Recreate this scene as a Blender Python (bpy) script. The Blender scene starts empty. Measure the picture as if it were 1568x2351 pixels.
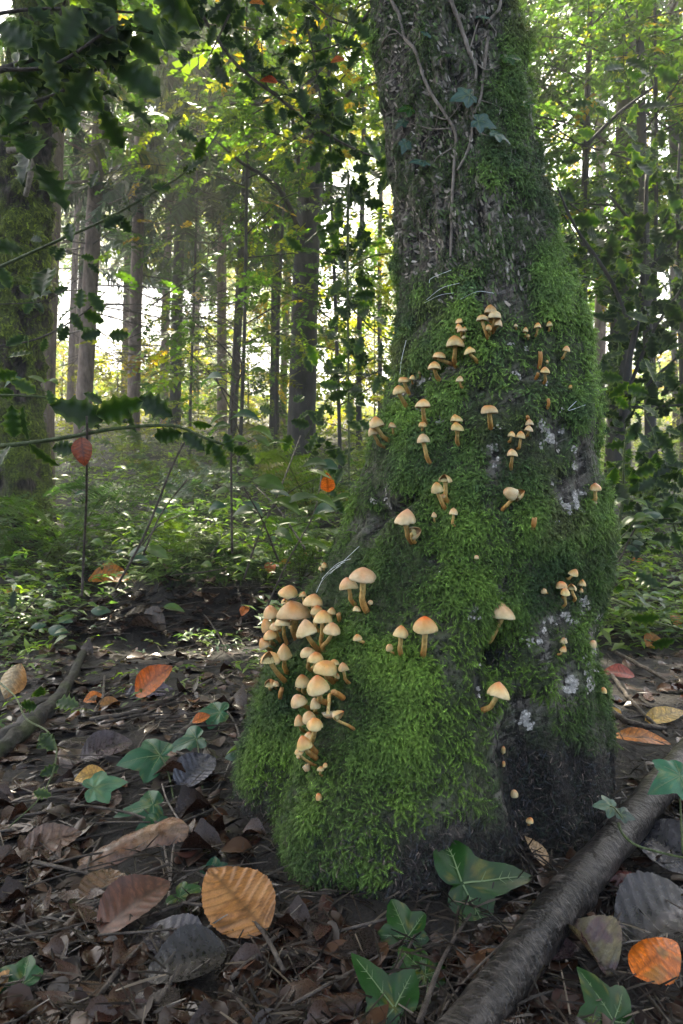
import bpy, math, random
import numpy as np
from mathutils import Vector, Matrix
from mathutils.bvhtree import BVHTree

# ------------------------------------------------------------------ camera, sky, sun, exposure
S = bpy.context.scene
CAM_Z = 0.40
cam_d = bpy.data.cameras.new('camera')
cam_d.sensor_fit = 'HORIZONTAL'; cam_d.sensor_width = 24.0; cam_d.lens = 24.0
cam_d.clip_start = 0.02; cam_d.clip_end = 600.0
cam_d.dof.use_dof = True; cam_d.dof.focus_distance = 0.88; cam_d.dof.aperture_fstop = 20.0
cam = bpy.data.objects.new('camera', cam_d)
S.collection.objects.link(cam)
cam.location = (0, 0, CAM_Z); cam.rotation_euler = (math.radians(90), 0, 0)
S.camera = cam

SUN_EL, SUN_AZ = math.radians(58), math.radians(-16)      # azimuth measured from +Y (the view direction) towards +X
W = bpy.data.worlds.new('World'); S.world = W; W.use_nodes = True
wn = W.node_tree; wn.nodes.clear()
sky = wn.nodes.new('ShaderNodeTexSky'); sky.sky_type = 'NISHITA'; sky.sun_disc = False
sky.sun_elevation = SUN_EL; sky.sun_rotation = SUN_AZ
sky.air_density = 1.0; sky.dust_density = 3.5; sky.ozone_density = 1.0
bg = wn.nodes.new('ShaderNodeBackground'); bg.inputs['Strength'].default_value = 0.13
wo = wn.nodes.new('ShaderNodeOutputWorld')
wn.links.new(sky.outputs[0], bg.inputs[0]); wn.links.new(bg.outputs[0], wo.inputs[0])
sd = bpy.data.lights.new('sun', 'SUN'); sd.energy = 5.0; sd.angle = math.radians(0.5); sd.color = (1.0, 0.90, 0.70)
sun = bpy.data.objects.new('sun', sd); S.collection.objects.link(sun)
sv = Vector((math.sin(SUN_AZ) * math.cos(SUN_EL), math.cos(SUN_AZ) * math.cos(SUN_EL), math.sin(SUN_EL)))
sun.rotation_euler = sv.to_track_quat('Z', 'Y').to_euler()
S.view_settings.view_transform = 'Standard'; S.view_settings.look = 'None'
S.view_settings.exposure = 2.8; S.view_settings.gamma = 1.0; S.view_settings.use_curve_mapping = False
S.render.engine = 'CYCLES'
S.cycles.use_denoising = True
S.cycles.max_bounces = 7; S.cycles.diffuse_bounces = 3; S.cycles.glossy_bounces = 2
S.cycles.transmission_bounces = 4; S.cycles.transparent_max_bounces = 4
S.cycles.caustics_reflective = False; S.cycles.caustics_refractive = False
S.cycles.sample_clamp_indirect = 6.0

# ------------------------------------------------------------------ helpers
rng = np.random.default_rng(11)
FV = 1568.0                      # focal length in the pixel units used for measuring the photograph (1568 x 2351)
def pt(vx, vy, d):
    return np.array([(vx - 784.0) / FV * d, d, CAM_Z + (1175.5 - vy) / FV * d])
def project(P):
    d = np.maximum(P[..., 1], 0.05)
    return 784.0 + P[..., 0] / d * FV, 1175.5 - (P[..., 2] - CAM_Z) / d * FV
def sstep(a, b, x):
    t = np.clip((x - a) / (b - a), 0, 1); return t * t * (3 - 2 * t)
def _h(i, j, k):
    n = (i.astype(np.int64) * 374761393 + j.astype(np.int64) * 668265263 + k.astype(np.int64) * 2147483647) & 0xffffffff
    n = ((n ^ (n >> 13)) * 1274126177) & 0xffffffff
    n = ((n ^ (n >> 16)) * 2246822519) & 0xffffffff
    return ((n ^ (n >> 15)) & 0xffff) / 65535.0
def vnoise(P):
    P = np.asarray(P, float); i = np.floor(P).astype(np.int64); f = P - i; f = f * f * (3 - 2 * f)
    x, y, z = i[:, 0], i[:, 1], i[:, 2]; u, v, w = f[:, 0], f[:, 1], f[:, 2]
    def L(a, b, t): return a + (b - a) * t
    return L(L(L(_h(x, y, z), _h(x+1, y, z), u), L(_h(x, y+1, z), _h(x+1, y+1, z), u), v),
             L(L(_h(x, y, z+1), _h(x+1, y, z+1), u), L(_h(x, y+1, z+1), _h(x+1, y+1, z+1), u), v), w)
def fbm(P, o=3):
    s, a, t = 0, 1.0, 0; P = np.asarray(P, float)
    for k in range(o):
        s = s + a * vnoise(P + 17.3 * k); t += a; a *= .5; P = P * 2.03
    return s / t                                       # 0..1, mean .5
def mesh_np(name, V, F, mat=None, col=None, smooth=True, attrs=None):
    """F: list of (k,n) integer arrays (tris or quads)."""
    V = np.asarray(V, np.float32); me = bpy.data.meshes.new(name)
    if not isinstance(F, list): F = [F]
    F = [np.asarray(f, np.int32) for f in F if len(f)]
    nl = sum(f.size for f in F); npoly = sum(len(f) for f in F)
    me.vertices.add(len(V)); me.vertices.foreach_set('co', V.ravel())
    me.loops.add(nl); me.loops.foreach_set('vertex_index', np.concatenate([f.ravel() for f in F]))
    st = []; o = 0
    for f in F:
        st.append(o + np.arange(len(f)) * f.shape[1]); o += f.size
    me.polygons.add(npoly); me.polygons.foreach_set('loop_start', np.concatenate(st).astype(np.int32))
    me.polygons.foreach_set('use_smooth', np.full(npoly, smooth))
    if col is not None:
        a = me.color_attributes.new('col', 'FLOAT_COLOR', 'POINT')
        c = np.ones((len(V), 4), np.float32); c[:, :3] = col; a.data.foreach_set('color', c.ravel())
    for k, v in (attrs or {}).items():
        a = me.attributes.new(k, 'FLOAT', 'POINT'); a.data.foreach_set('value', np.asarray(v, np.float32))
    me.update(calc_edges=True)
    if mat: me.materials.append(mat)
    return me
def ob(name, me, parent=None, loc=None, kind=None):
    o = bpy.data.objects.new(name, me); S.collection.objects.link(o)
    if parent is not None: o.parent = parent
    if loc is not None: o.location = loc
    if kind: o['kind'] = kind
    return o
def tag(o, label, cat, group=None):
    o['label'] = label; o['category'] = cat
    if group: o['group'] = group
    return o
def empty(name, loc, label, cat, group=None):
    o = bpy.data.objects.new(name, None); S.collection.objects.link(o); o.location = loc; o.empty_display_size = .02
    return tag(o, label, cat, group)
def catmull(P, n):
    P = np.asarray(P, float)
    if len(P) == 2: return P[0] + (P[1] - P[0]) * np.linspace(0, 1, n)[:, None]
    Q = np.vstack([2 * P[0] - P[1], P, 2 * P[-1] - P[-2]]); t = np.linspace(0, len(P) - 1 - 1e-9, n)
    i = t.astype(int); f = (t - i)[:, None]
    a, b, c, d = Q[i], Q[i+1], Q[i+2], Q[i+3]
    return .5 * (2*b + (c-a)*f + (2*a-5*b+4*c-d)*f**2 + (3*b-a-3*c+d)*f**3)
def tube(P, R, sides=6, wob=0.0):
    P = np.asarray(P, float); n = len(P); R = np.broadcast_to(R, n)
    T = np.gradient(P, axis=0); T /= np.linalg.norm(T, axis=1)[:, None] + 1e-12
    up = np.array([0, 0, 1.0]) if abs(T[0, 2]) < .9 else np.array([1.0, 0, 0])
    V = []; N = np.cross(T[0], up); N /= np.linalg.norm(N)
    th = np.linspace(0, 2 * np.pi, sides, endpoint=False)
    for i in range(n):
        N = N - T[i] * N.dot(T[i]); N /= np.linalg.norm(N); B = np.cross(T[i], N)
        rr = R[i] * (1 + wob * (rng.random(sides) - .5))
        V.append(P[i] + (np.cos(th) * rr)[:, None] * N + (np.sin(th) * rr)[:, None] * B)
    V = np.vstack(V); i = np.arange(n - 1)[:, None] * sides; j = np.arange(sides)[None]; k = (j + 1) % sides
    F = np.stack([i + j, i + k, i + sides + k, i + sides + j], -1).reshape(-1, 4)
    c0, c1 = len(V), len(V) + 1; V = np.vstack([V, P[0], P[-1]]); j = np.arange(sides); k = (j + 1) % sides
    T3 = np.vstack([np.stack([k, j, np.full(sides, c0)], 1), np.stack([(n-1)*sides + j, (n-1)*sides + k, np.full(sides, c1)], 1)])
    return V, F, T3
def tube_ob(name, P, R, mat, parent=None, sides=6, wob=0.0, kind=None, org=None):
    V, F, T3 = tube(P, R, sides, wob)
    if org is not None: V = V - np.asarray(org)
    return ob(name, mesh_np(name, V, [F, T3], mat), parent, None if org is None or parent is not None else org, kind)
def rot_frames(n, yaw=None, pitch=None, roll=None):
    """n rotation matrices, Z-Y-X Euler."""
    y = rng.uniform(0, 2*np.pi, n) if yaw is None else np.broadcast_to(yaw, n)
    p = np.zeros(n) if pitch is None else np.broadcast_to(pitch, n); r = np.zeros(n) if roll is None else np.broadcast_to(roll, n)
    cy, sy, cp, sp, cr, sr = np.cos(y), np.sin(y), np.cos(p), np.sin(p), np.cos(r), np.sin(r)
    M = np.empty((n, 3, 3))
    M[:, 0, 0] = cy*cp; M[:, 0, 1] = cy*sp*sr - sy*cr; M[:, 0, 2] = cy*sp*cr + sy*sr
    M[:, 1, 0] = sy*cp; M[:, 1, 1] = sy*sp*sr + cy*cr; M[:, 1, 2] = sy*sp*cr - cy*sr
    M[:, 2, 0] = -sp;   M[:, 2, 1] = cp*sr;            M[:, 2, 2] = cp*cr
    return M
def scatter(TV, TF, pos, M, sc, cols, part_jit=None, tcol=None):
    """Template (TV verts, TF list of faces) copied to pos with rotation M and scale sc; cols (n,3). part_jit: per-template-vertex leaf id for colour jitter."""
    n, k = len(pos), len(TV)
    V = np.einsum('nij,kj->nki', M, TV) * np.asarray(sc).reshape(-1, 1, 1) + pos[:, None]
    F = [(np.asarray(f)[None] + (np.arange(n) * k)[:, None, None]).reshape(-1, np.asarray(f).shape[1]) for f in TF]
    C = np.repeat(cols[:, None], k, 1)
    if part_jit is not None:
        j = np.exp(rng.normal(0, .28, (n, part_jit.max() + 1))); C = C * j[:, part_jit][..., None]
    if tcol is not None: C = C * tcol[None]
    return V.reshape(-1, 3), F, C.reshape(-1, 3)

# ------------------------------------------------------------------ materials
def mat_new(name):
    m = bpy.data.materials.new(name); m.use_nodes = True; nt = m.node_tree; nt.nodes.clear()
    return m, nt
def N(nt, t, **kw):
    n = nt.nodes.new(t)
    for k, v in kw.items():
        if k.startswith('i_'): n.inputs[k[2:].replace('_', ' ')].default_value = v
        else: setattr(n, k, v)
    return n
def ramp(nt, fac, stops):
    r = nt.nodes.new('ShaderNodeValToRGB'); e = r.color_ramp.elements
    while len(e) < len(stops): e.new(.5)
    for x, (p, c) in zip(e, stops): x.position = p; x.color = (*c, 1)
    nt.links.new(fac, r.inputs[0]); return r.outputs[0]
def mixc(nt, fac, a, b, bt='MIX'):
    m = nt.nodes.new('ShaderNodeMix'); m.data_type = 'RGBA'; m.blend_type = bt
    for s, v in ((0, fac), (6, a), (7, b)):
        if isinstance(v, (int, float)): m.inputs[s].default_value = v
        elif isinstance(v, tuple): m.inputs[s].default_value = (*v, 1)
        else: nt.links.new(v, m.inputs[s])
    return m.outputs[2]
def noise(nt, scale, detail=4, rough=.6, vec=None, stretch=None):
    n = N(nt, 'ShaderNodeTexNoise'); n.inputs['Scale'].default_value = scale; n.inputs['Detail'].default_value = detail; n.inputs['Roughness'].default_value = rough
    tc = N(nt, 'ShaderNodeTexCoord'); v = vec or tc.outputs['Object']
    if stretch:
        mp = N(nt, 'ShaderNodeMapping'); mp.inputs['Scale'].default_value = stretch; nt.links.new(v, mp.inputs[0]); v = mp.outputs[0]
    nt.links.new(v, n.inputs['Vector']); return n.outputs['Fac']
def finish(nt, base, rough=.6, spec=.4, bump=None, bump_s=.3, bump_d=.002, trans=0.0, tcol=None, sss=0, coat=0, sheen=0):
    p = N(nt, 'ShaderNodeBsdfPrincipled'); o = N(nt, 'ShaderNodeOutputMaterial')
    if isinstance(base, tuple): p.inputs['Base Color'].default_value = (*base, 1)
    else: nt.links.new(base, p.inputs['Base Color'])
    if isinstance(rough, (int, float)): p.inputs['Roughness'].default_value = rough
    else: nt.links.new(rough, p.inputs['Roughness'])
    p.inputs['Specular IOR Level'].default_value = spec
    if coat: p.inputs['Coat Weight'].default_value = coat; p.inputs['Coat Roughness'].default_value = .15
    if sss:
        p.inputs['Subsurface Weight'].default_value = sss; p.inputs['Subsurface Scale'].default_value = .004
        p.inputs['Subsurface Radius'].default_value = (1, .5, .2)
    if bump is not None:
        b = N(nt, 'ShaderNodeBump'); b.inputs['Strength'].default_value = bump_s; b.inputs['Distance'].default_value = bump_d
        nt.links.new(bump, b.inputs['Height']); nt.links.new(b.outputs[0], p.inputs['Normal'])
    if trans:
        t = N(nt, 'ShaderNodeBsdfTranslucent'); mx = N(nt, 'ShaderNodeMixShader'); mx.inputs[0].default_value = trans
        if tcol is None: tcol = base
        if isinstance(tcol, tuple): t.inputs[0].default_value = (*tcol, 1)
        else: nt.links.new(tcol, t.inputs[0])
        nt.links.new(p.outputs[0], mx.inputs[1]); nt.links.new(t.outputs[0], mx.inputs[2]); nt.links.new(mx.outputs[0], o.inputs[0])
    else: nt.links.new(p.outputs[0], o.inputs[0])
def attr_col(nt, name='col'):
    return N(nt, 'ShaderNodeAttribute', attribute_name=name).outputs['Color']
def attr_f(nt, name):
    return N(nt, 'ShaderNodeAttribute', attribute_name=name).outputs['Fac']
def leaf_mat(name, trans=.4, tint=(1.5, 1.7, .55), rough=.4, spec=.5, obj_jit=False, wet=None):
    """Leaf: pigment from the mesh's col attribute; light shines through."""
    m, nt = mat_new(name); c = attr_col(nt)
    n = noise(nt, 60, 3); c = mixc(nt, 1.0, c, ramp(nt, n, [(.25, (.75, .75, .72)), (.75, (1.2, 1.2, 1.15))]), 'MULTIPLY')
    if obj_jit:
        oi = N(nt, 'ShaderNodeObjectInfo'); c = mixc(nt, 1.0, c, ramp(nt, oi.outputs['Random'], [(0, (.6, .62, .6)), (.5, (1, 1, 1)), (1, (1.5, 1.35, .9))]), 'MULTIPLY')
    t = mixc(nt, 1.0, c, tint, 'MULTIPLY')
    if wet: rough = ramp(nt, noise(nt, wet, 3), [(.42, (.20, .20, .20)), (.58, (.55, .55, .55))])
    finish(nt, c, rough, spec, bump=noise(nt, 180, 2), bump_s=.15, trans=trans, tcol=t)
    return m
M_beech = leaf_mat('beech_leaf', .58, (2.0, 2.05, .5), .45, .35)
M_needle = leaf_mat('conifer_needles', .35, (1.4, 1.5, .7), .5, .35)
M_holly = leaf_mat('holly_leaf', .25, (1.6, 2.0, .35), .38, .22, True)
M_under = leaf_mat('undergrowth_leaf', .45, (1.7, 1.9, .5), .36, .45)
M_fern = leaf_mat('fern_frond', .45, (1.5, 1.7, .5), .4, .4)
M_ivy = leaf_mat('ivy_leaf', .15, (1.4, 1.8, .5), .26, .24)
M_wet = leaf_mat('wet_dead_leaf', .06, (1.6, .9, .4), .28, .40, wet=18)
M_moss = leaf_mat('moss_frond', .25, (1.3, 1.5, .5), .6, .25)
M_dead = leaf_mat('dead_leaf', .06, (1.6, .9, .4), .42, .30, wet=30)
M_hero = leaf_mat('fresh_fallen_leaf', .25, (1.8, .8, .2), .38, .45)
def bark_mat(name, c0, c1, c2, scale=30, stretch=(1, 1, .25), moss=None, rough=.75, spec=.25, mamt=(.5, .65)):
    m, nt = mat_new(name)
    n1 = noise(nt, scale, 6, .65, stretch=stretch); n2 = noise(nt, scale * .2, 3)
    c = ramp(nt, n1, [(.3, c0), (.5, c1), (.72, c2)])
    if moss: c = mixc(nt, ramp(nt, n2, [(mamt[0], (0, 0, 0)), (mamt[1], (1, 1, 1))]), c, mixc(nt, n1, moss, tuple(x * .5 for x in moss)))
    finish(nt, c, rough, spec, bump=n1, bump_s=.8, bump_d=.02)
    return m
M_pine = bark_mat('pine_bark', (.06, .045, .04), (.16, .12, .10), (.28, .22, .19), 25, (1, 1, .35))
M_darkbark = bark_mat('dark_bark', (.012, .012, .012), (.035, .033, .033), (.07, .065, .06), 20, (1, 1, .3), (.03, .05, .012), mamt=(.55, .75))
M_mossbark = bark_mat('moss_bark', (.03, .025, .02), (.07, .055, .045), (.12, .1, .09), 16, (1, 1, .5), (.09, .13, .02), mamt=(.36, .52))
M_twig = bark_mat('twig_bark', (.02, .016, .013), (.06, .048, .04), (.13, .11, .095), 60, (1, 1, 1), rough=.6)
M_greentwig = bark_mat('green_stem', (.03, .045, .015), (.06, .085, .03), (.1, .12, .05), 60, (1, 1, 1), rough=.45)
M_vine = bark_mat('vine_bark', (.10, .085, .07), (.2, .17, .145), (.34, .30, .27), 90, (1, 1, .4))
# ------------------------------------------------------------------ ground
def ground_h(x, y):
    x = np.asarray(x, float); y = np.asarray(y, float)
    h = .20 * (np.sqrt(np.maximum(y - 2.0, 0) ** 2 + .5) - .707) ; h = np.where(y > 16, np.minimum(h, 2.66 + .06 * np.minimum(y - 16, 100)), h)
    h = h + .24 * np.exp(-(((x + .52) / .30) ** 2 + ((y - 2.65) / .28) ** 2))        # mossy hummock
    h = h - .06 * np.exp(-(((x + .62) / .26) ** 2 + ((y - 2.22) / .16) ** 2))        # hollow before it
    h = h + .05 * np.exp(-(((x - .15) / .42) ** 2 + ((y - 1.05) / .40) ** 2))        # soil raised round the tree's foot
    P = np.stack([x.ravel() * 2.1, y.ravel() * 2.1, 0 * x.ravel()], 1)
    h = h + (.05 * (fbm(P, 3) - .5)).reshape(x.shape) * np.minimum(1, y / 1.0 + .6)
    P = np.stack([x.ravel() * 14, y.ravel() * 14, 0 * x.ravel() + 5], 1)
    return h + (.018 * (fbm(P, 3) - .5)).reshape(x.shape)
def _grid(x0, x1, y0, y1, s):
    xs = np.arange(x0, x1 + s, s); ys = np.arange(y0, y1 + s, s); A, B_ = np.meshgrid(xs, ys); return x0, y0, s, ground_h(A, B_)
_GA, _GB = _grid(-2.2, 2.2, .1, 4.2, .012), _grid(-14, 14, 0, 18, .06)
def ground_fast(x, y):
    out = None
    for x0, y0, s, G in (_GB, _GA):
        u = np.clip((x - x0) / s, 0, G.shape[1] - 1.001); v = np.clip((y - y0) / s, 0, G.shape[0] - 1.001); i = u.astype(int); j = v.astype(int); f = u - i; g = v - j
        h = (G[j, i] * (1 - f) + G[j, i + 1] * f) * (1 - g) + (G[j + 1, i] * (1 - f) + G[j + 1, i + 1] * f) * g
        out = h if out is None else np.where((np.abs(x) < 2.15) & (y > .15) & (y < 4.15), h, out)
    return out
def gpt(vx, vy, lift=0.0):
    """where the ray through a photograph point meets the ground"""
    d = np.linspace(.35, 17, 3400); x = (vx - 784) / FV * d; z = CAM_Z + (1175.5 - vy) / FV * d
    g = ground_fast(x, d); i = np.argmax(z <= g) if (z <= g).any() else len(d) - 1
    return np.array([x[i], d[i], g[i] + lift])
def axis(a, b, fine, out, k):
    mid = np.arange(a, b + 1e-9, fine); r = [b]; s = fine
    while r[-1] < out: s *= k; r.append(r[-1] + s)
    return mid, np.array(r[1:])
mid, outp = axis(-1.3, 1.3, .013, 260, 1.16); gx = np.concatenate([-outp[::-1], mid, outp])
mid, outp = axis(.30, 2.9, .014, 260, 1.09); _, back = axis(0, 0, .03, 40, 1.5); gy = np.concatenate([.30 - (back[::-1]), mid, outp])
GX, GY = np.meshgrid(gx, gy); H = ground_h(GX, GY)
fine = (np.abs(GX) < 1.6) & (GY > .2) & (GY < 3.6)
Pn = np.stack([GX.ravel() * 60, GY.ravel() * 60, 0 * GX.ravel()], 1)
H = H + np.where(fine, (.008 * (fbm(Pn, 3) - .5)).reshape(H.shape), 0)
ny, nx = GX.shape; i = np.arange(ny - 1)[:, None] * nx + np.arange(nx - 1)[None]
F = np.stack([i, i + 1, i + nx + 1, i + nx], -1).reshape(-1, 4)
m, nt = mat_new('forest_soil')
n1 = noise(nt, 90, 6, .7); n2 = noise(nt, 9, 4); n3 = noise(nt, 400, 3, .7)
c = ramp(nt, n1, [(.3, (.003, .0025, .002)), (.52, (.010, .008, .0065)), (.7, (.028, .021, .017))])
c = mixc(nt, ramp(nt, n2, [(.45, (0, 0, 0)), (.7, (.6, .6, .6))]), c, (.008, .0065, .007))
c = mixc(nt, ramp(nt, n3, [(.62, (0, 0, 0)), (.75, (.7, .7, .7))]), c, (.05, .04, .033))
finish(nt, c, .75, .3, bump=n1, bump_s=1.0, bump_d=.012)
o = ob('forest_floor', mesh_np('forest_floor', np.stack([GX, GY, H], -1).reshape(-1, 3), F, m), kind='structure')

# ------------------------------------------------------------------ the mossy tree
KEYS = np.array([  # photograph row, left edge, right edge, depth of the axis, half depth to the front
 (-9500, 560, 720, 1.3, 0.07), (-6000, 620, 800, 1.22, 0.075), (-3000, 690, 900, 1.16, 0.08), (-1200, 790, 1060, 1.11, 0.095), (-500, 832, 1124, 1.09, 0.105), (0, 858, 1160, 1.08, 0.11), (150, 870, 1194, 1.07, 0.12), (300, 888, 1204, 1.06, 0.125), (450, 904, 1224, 1.06, 0.135), (550, 913, 1248, 1.05, 0.14), (627, 920, 1274, 1.05, 0.15), (777, 922, 1314, 1.05, 0.165), (877, 908, 1328, 1.05, 0.175), (952, 890, 1338, 1.05, 0.18), (1052, 848, 1350, 1.05, 0.19), (1127, 820, 1354, 1.05, 0.205), (1252, 780, 1358, 1.05, 0.225), (1340, 734, 1360, 1.05, 0.24), (1420, 680, 1360, 1.04, 0.258), (1500, 636, 1360, 1.03, 0.275), (1600, 600, 1362, 1.02, 0.297), (1700, 572, 1370, 1.01, 0.318), (1800, 548, 1388, 1.0, 0.345), (1950, 500, 1440, 0.98, 0.385), (2050, 470, 1480, 0.97, 0.41)], float)
KZ = CAM_Z + (1175.5 - KEYS[:, 0]) / FV * KEYS[:, 3]
def key(z, c): return np.interp(z, KZ[::-1], KEYS[::-1, c])
def lobe(th, c, w):
    d = (th - c + np.pi) % (2 * np.pi) - np.pi; return np.exp(-(d / w) ** 2)
D2R = math.pi / 180
def trunk_point(th, z):
    d = key(z, 3); xl = (key(z, 1) - 784) / FV * d; xr = (key(z, 2) - 784) / FV * d; bf = key(z, 4)
    cx = (xl + xr) / 2; a = (xr - xl) / 2; bb = np.minimum(bf, a * .95)
    w = sstep(.42, .0, z)
    m = 1 + w * (.08 * lobe(th, -112*D2R, 20*D2R) - .17 * lobe(th, -70*D2R, 15*D2R) - .13 * lobe(th, -141*D2R, 9*D2R) - .06 * lobe(th, -25*D2R, 12*D2R))
    u = sstep(.2, .75, z) * sstep(1.3, .7, z)
    m = m + u * (-.05 * lobe(th, -18*D2R, 10*D2R) + .03 * lobe(th, -45*D2R, 14*D2R))
    b = np.where(np.sin(th) < 0, bf, bb)
    return np.stack([cx + a * m * np.cos(th), d + b * m * np.sin(th), z], -1)
# columns: dense over the side the photograph sees
th = np.concatenate([np.linspace(-205, 25, 340, endpoint=False), np.linspace(25, 155, 40, endpoint=False)]) * D2R
zz = np.concatenate([np.linspace(-.12, 1.22, 370), np.linspace(1.25, KZ[0], 40)])
TH, ZZ = np.meshgrid(th, zz); nz, nth = TH.shape
B = trunk_point(TH, ZZ)
dth = trunk_point(TH + .01, ZZ) - trunk_point(TH - .01, ZZ); dz = trunk_point(TH, ZZ + .01) - trunk_point(TH, ZZ - .01)
NR = np.cross(dth, dz); NR /= np.linalg.norm(NR, axis=-1)[..., None]
PX, PY = project(B); Pf = B.reshape(-1, 3)
def gauss(px, py, cx, cy, sx, sy, rot=0.0):
    c, s = math.cos(rot), math.sin(rot); u = (px - cx) * c + (py - cy) * s; v = -(px - cx) * s + (py - cy) * c
    return np.exp(-((u / sx) ** 2 + (v / sy) ** 2))
BARE = [(905, 1165, 70, 32, -.55), (850, 1215, 30, 45, -.5), (1145, 1500, 34, 55, 0), (1200, 1660, 75, 90, 0), (1180, 1800, 60, 110, 0), (1360, 1500, 22, 90, .1), (1300, 1560, 40, 60, 0),
        (1270, 1000, 36, 46, .3), (1300, 1130, 44, 44, 0), (1330, 1060, 26, 70, 0), (1150, 1340, 26, 34, .6), (1230, 1480, 22, 60, 0), (1095, 1560, 12, 60, 0), (1210, 1640, 36, 34, .5), (1000, 1290, 26, 18, .4),
        (1020, 850, 70, 24, -.4), (960, 890, 34, 34, 0), (1190, 790, 40, 26, 0), (1215, 860, 34, 30, 0), (1185, 920, 24, 14, 0), (1010, 960, 20, 20, 0), (1130, 1060, 24, 44, 0), (880, 1130, 24, 20, 0), (1390, 800, 30, 100, 0), (1400, 1060, 20, 60, 0),
        (1080, 1400, 12, 50, 0), (1270, 1420, 36, 20, 0), (1330, 1380, 12, 40, 0)]
nlow = fbm(Pf * 9, 3).reshape(nz, nth); nmid = fbm(Pf * 26 + 7, 3).reshape(nz, nth); nhi = fbm(Pf * 85 + 3, 3).reshape(nz, nth)
xf = np.clip((PX - key(ZZ, 1)) / (key(ZZ, 2) - key(ZZ, 1)), 0, 1)
def moss_amount(px, py, xf, nl, nm):
    up = sstep(690, 560, py + 260 * (nl - .5) + 160 * (nm - .5))                                          # the barer upper trunk
    thin = -.02 + .50 * sstep(.55, .85, xf) * sstep(60, 420, py) + 2.2 * (nl - .5) + .26 * sstep(.3, .65, xf) + .3 * sstep(.1, 0, xf) + 2.0 * (nm - .5)
    m = (1 - up) * (1.0 + 1.5 * (nm - .5) + .9 * (nl - .5) - sstep(1300, 900, py) * (.12 + 1.3 * np.clip(nl - .5, 0, 1))) + up * thin
    for b in BARE: m = m - 1.15 * gauss(px, py, b[0], b[1], b[2] * .8, b[3] * .8, b[4]) * (.35 + 1.3 * nm)
    m = m - 1.6 * sstep(1660, 1800, py) * sstep(1120, 1180, px) * (-.1 + 1.9 * nm)
    m = m - 1.2 * sstep(1830, 1960, py) * sstep(840, 960, px) - 1.0 * sstep(1960, 2060, py)
    m = m - 1.2 * sstep(1790, 1850, py) * sstep(640, 600, px)
    m = m - .8 * sstep(.55, .9, xf) * sstep(900, 1000, py) * np.clip(2.4 * (nl - .42), 0, 1) * (.5 + nm)
    return np.clip(m, 0, 1.2)
MO = moss_amount(PX, PY, xf, nlow, nmid)
uu = TH * .2; 
diag = fbm(np.stack([(uu * 1.0 + ZZ * .5).ravel() * 22, (ZZ - uu * .55).ravel() * 95, 0 * uu.ravel()], 1), 3).reshape(nz, nth)   # peeling slanted bark
rid = fbm(np.stack([(uu + .02 * nlow).ravel() * 46, ZZ.ravel() * 9, 0 * uu.ravel() + 9], 1), 3).reshape(nz, nth)
bare = np.clip(1 - MO, 0, 1)
cush = fbm(Pf * np.array([16, 16, 13]) + 31, 2).reshape(nz, nth)
disp = .016 * (nlow - .5) + .012 * (nmid - .5) + np.clip(MO, 0, 1) * (.012 * cush + .004 * nhi) + bare * (.008 * (diag - .5) + .024 * (rid - .5) + .004 * (nhi - .5))
disp = disp * sstep(-.1, .1, ZZ + .2)
for (cx, cy, sx, sy, r, a) in [(930, 1150, 70, 13, -.62, -.024), (868, 1190, 22, 50, .3, -.018), (1145, 1500, 34, 58, 0, -.055), (1375, 820, 14, 110, -.08, -.022), (1390, 1020, 10, 90, 0, -.02), (1375, 1500, 10, 110, .05, -.02),
                               (1010, 840, 90, 16, -.35, -.01), (700, 1560, 30, 120, .12, -.02), (1160, 1720, 30, 90, .15, -.02), (1330, 930, 26, 120, .1, .016), (1400, 1230, 26, 60, 0, .012), (920, 1010, 60, 40, .5, .012),
                               (1240, 1520, 40, 110, .1, .018), (760, 1900, 120, 70, 0, .012), (960, 1400, 160, 160, 0, .01), (1010, 1600, 60, 200, .1, .012)]:
    disp = disp + a * gauss(PX, PY, cx, cy, sx, sy, r)
TV = B + NR * disp[..., None]
i = np.arange(nz - 1)[:, None] * nth; j = np.arange(nth)[None]; k = (j + 1) % nth
TF = np.stack([i + j, i + k, i + nth + k, i + nth + j], -1).reshape(-1, 4)
lich = np.zeros_like(MO)
for b in BARE[5:]: lich = np.maximum(lich, gauss(PX, PY, b[0], b[1], b[2] * .8, b[3] * .8, b[4]) * (-.05 + 1.9 * (nhi - .25)))
lich = np.clip(.8 * lich + .5 * sstep(.60, .70, nhi) * sstep(700, 900, PY) * sstep(1780, 1600, PY), 0, 1)
dark = np.clip(sstep(1600, 1780, PY) * sstep(1120, 1200, PX) + sstep(1820, 1960, PY) + 1.4 * gauss(PX, PY, 1145, 1500, 42, 66) + .8 * gauss(PX, PY, 930, 1150, 70, 16, -.62) + sstep(1720, 1800, PY) * sstep(660, 600, PX), 0, 1)  # earthy foot, plus shade painted into the hollow and the crevice
m, nt = mat_new('mossy_trunk_bark')
mo, li, dk, ri = attr_f(nt, 'moss'), attr_f(nt, 'lichen'), attr_f(nt, 'soil'), attr_f(nt, 'ridge')
n1 = noise(nt, 120, 5, .7); n2 = noise(nt, 26, 5, .65); n3 = noise(nt, 300, 4, .7)
tc = N(nt, 'ShaderNodeTexCoord'); mp = N(nt, 'ShaderNodeMapping'); mp.inputs['Rotation'].default_value = (0, math.radians(24), 0); nt.links.new(tc.outputs['Object'], mp.inputs[0])
fl = noise(nt, 1.0, 4, .62, vec=mp.outputs[0], stretch=(48, 48, 210)); fl2 = noise(nt, 1.0, 4, .6, vec=mp.outputs[0], stretch=(22, 22, 95))
c = ramp(nt, ri, [(.36, (.028, .024, .019)), (.50, (.095, .082, .070)), (.62, (.19, .168, .148))])
c = mixc(nt, ramp(nt, fl2, [(.40, (1, 1, 1)), (.47, (0, 0, 0))]), c, (.010, .008, .007))
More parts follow.
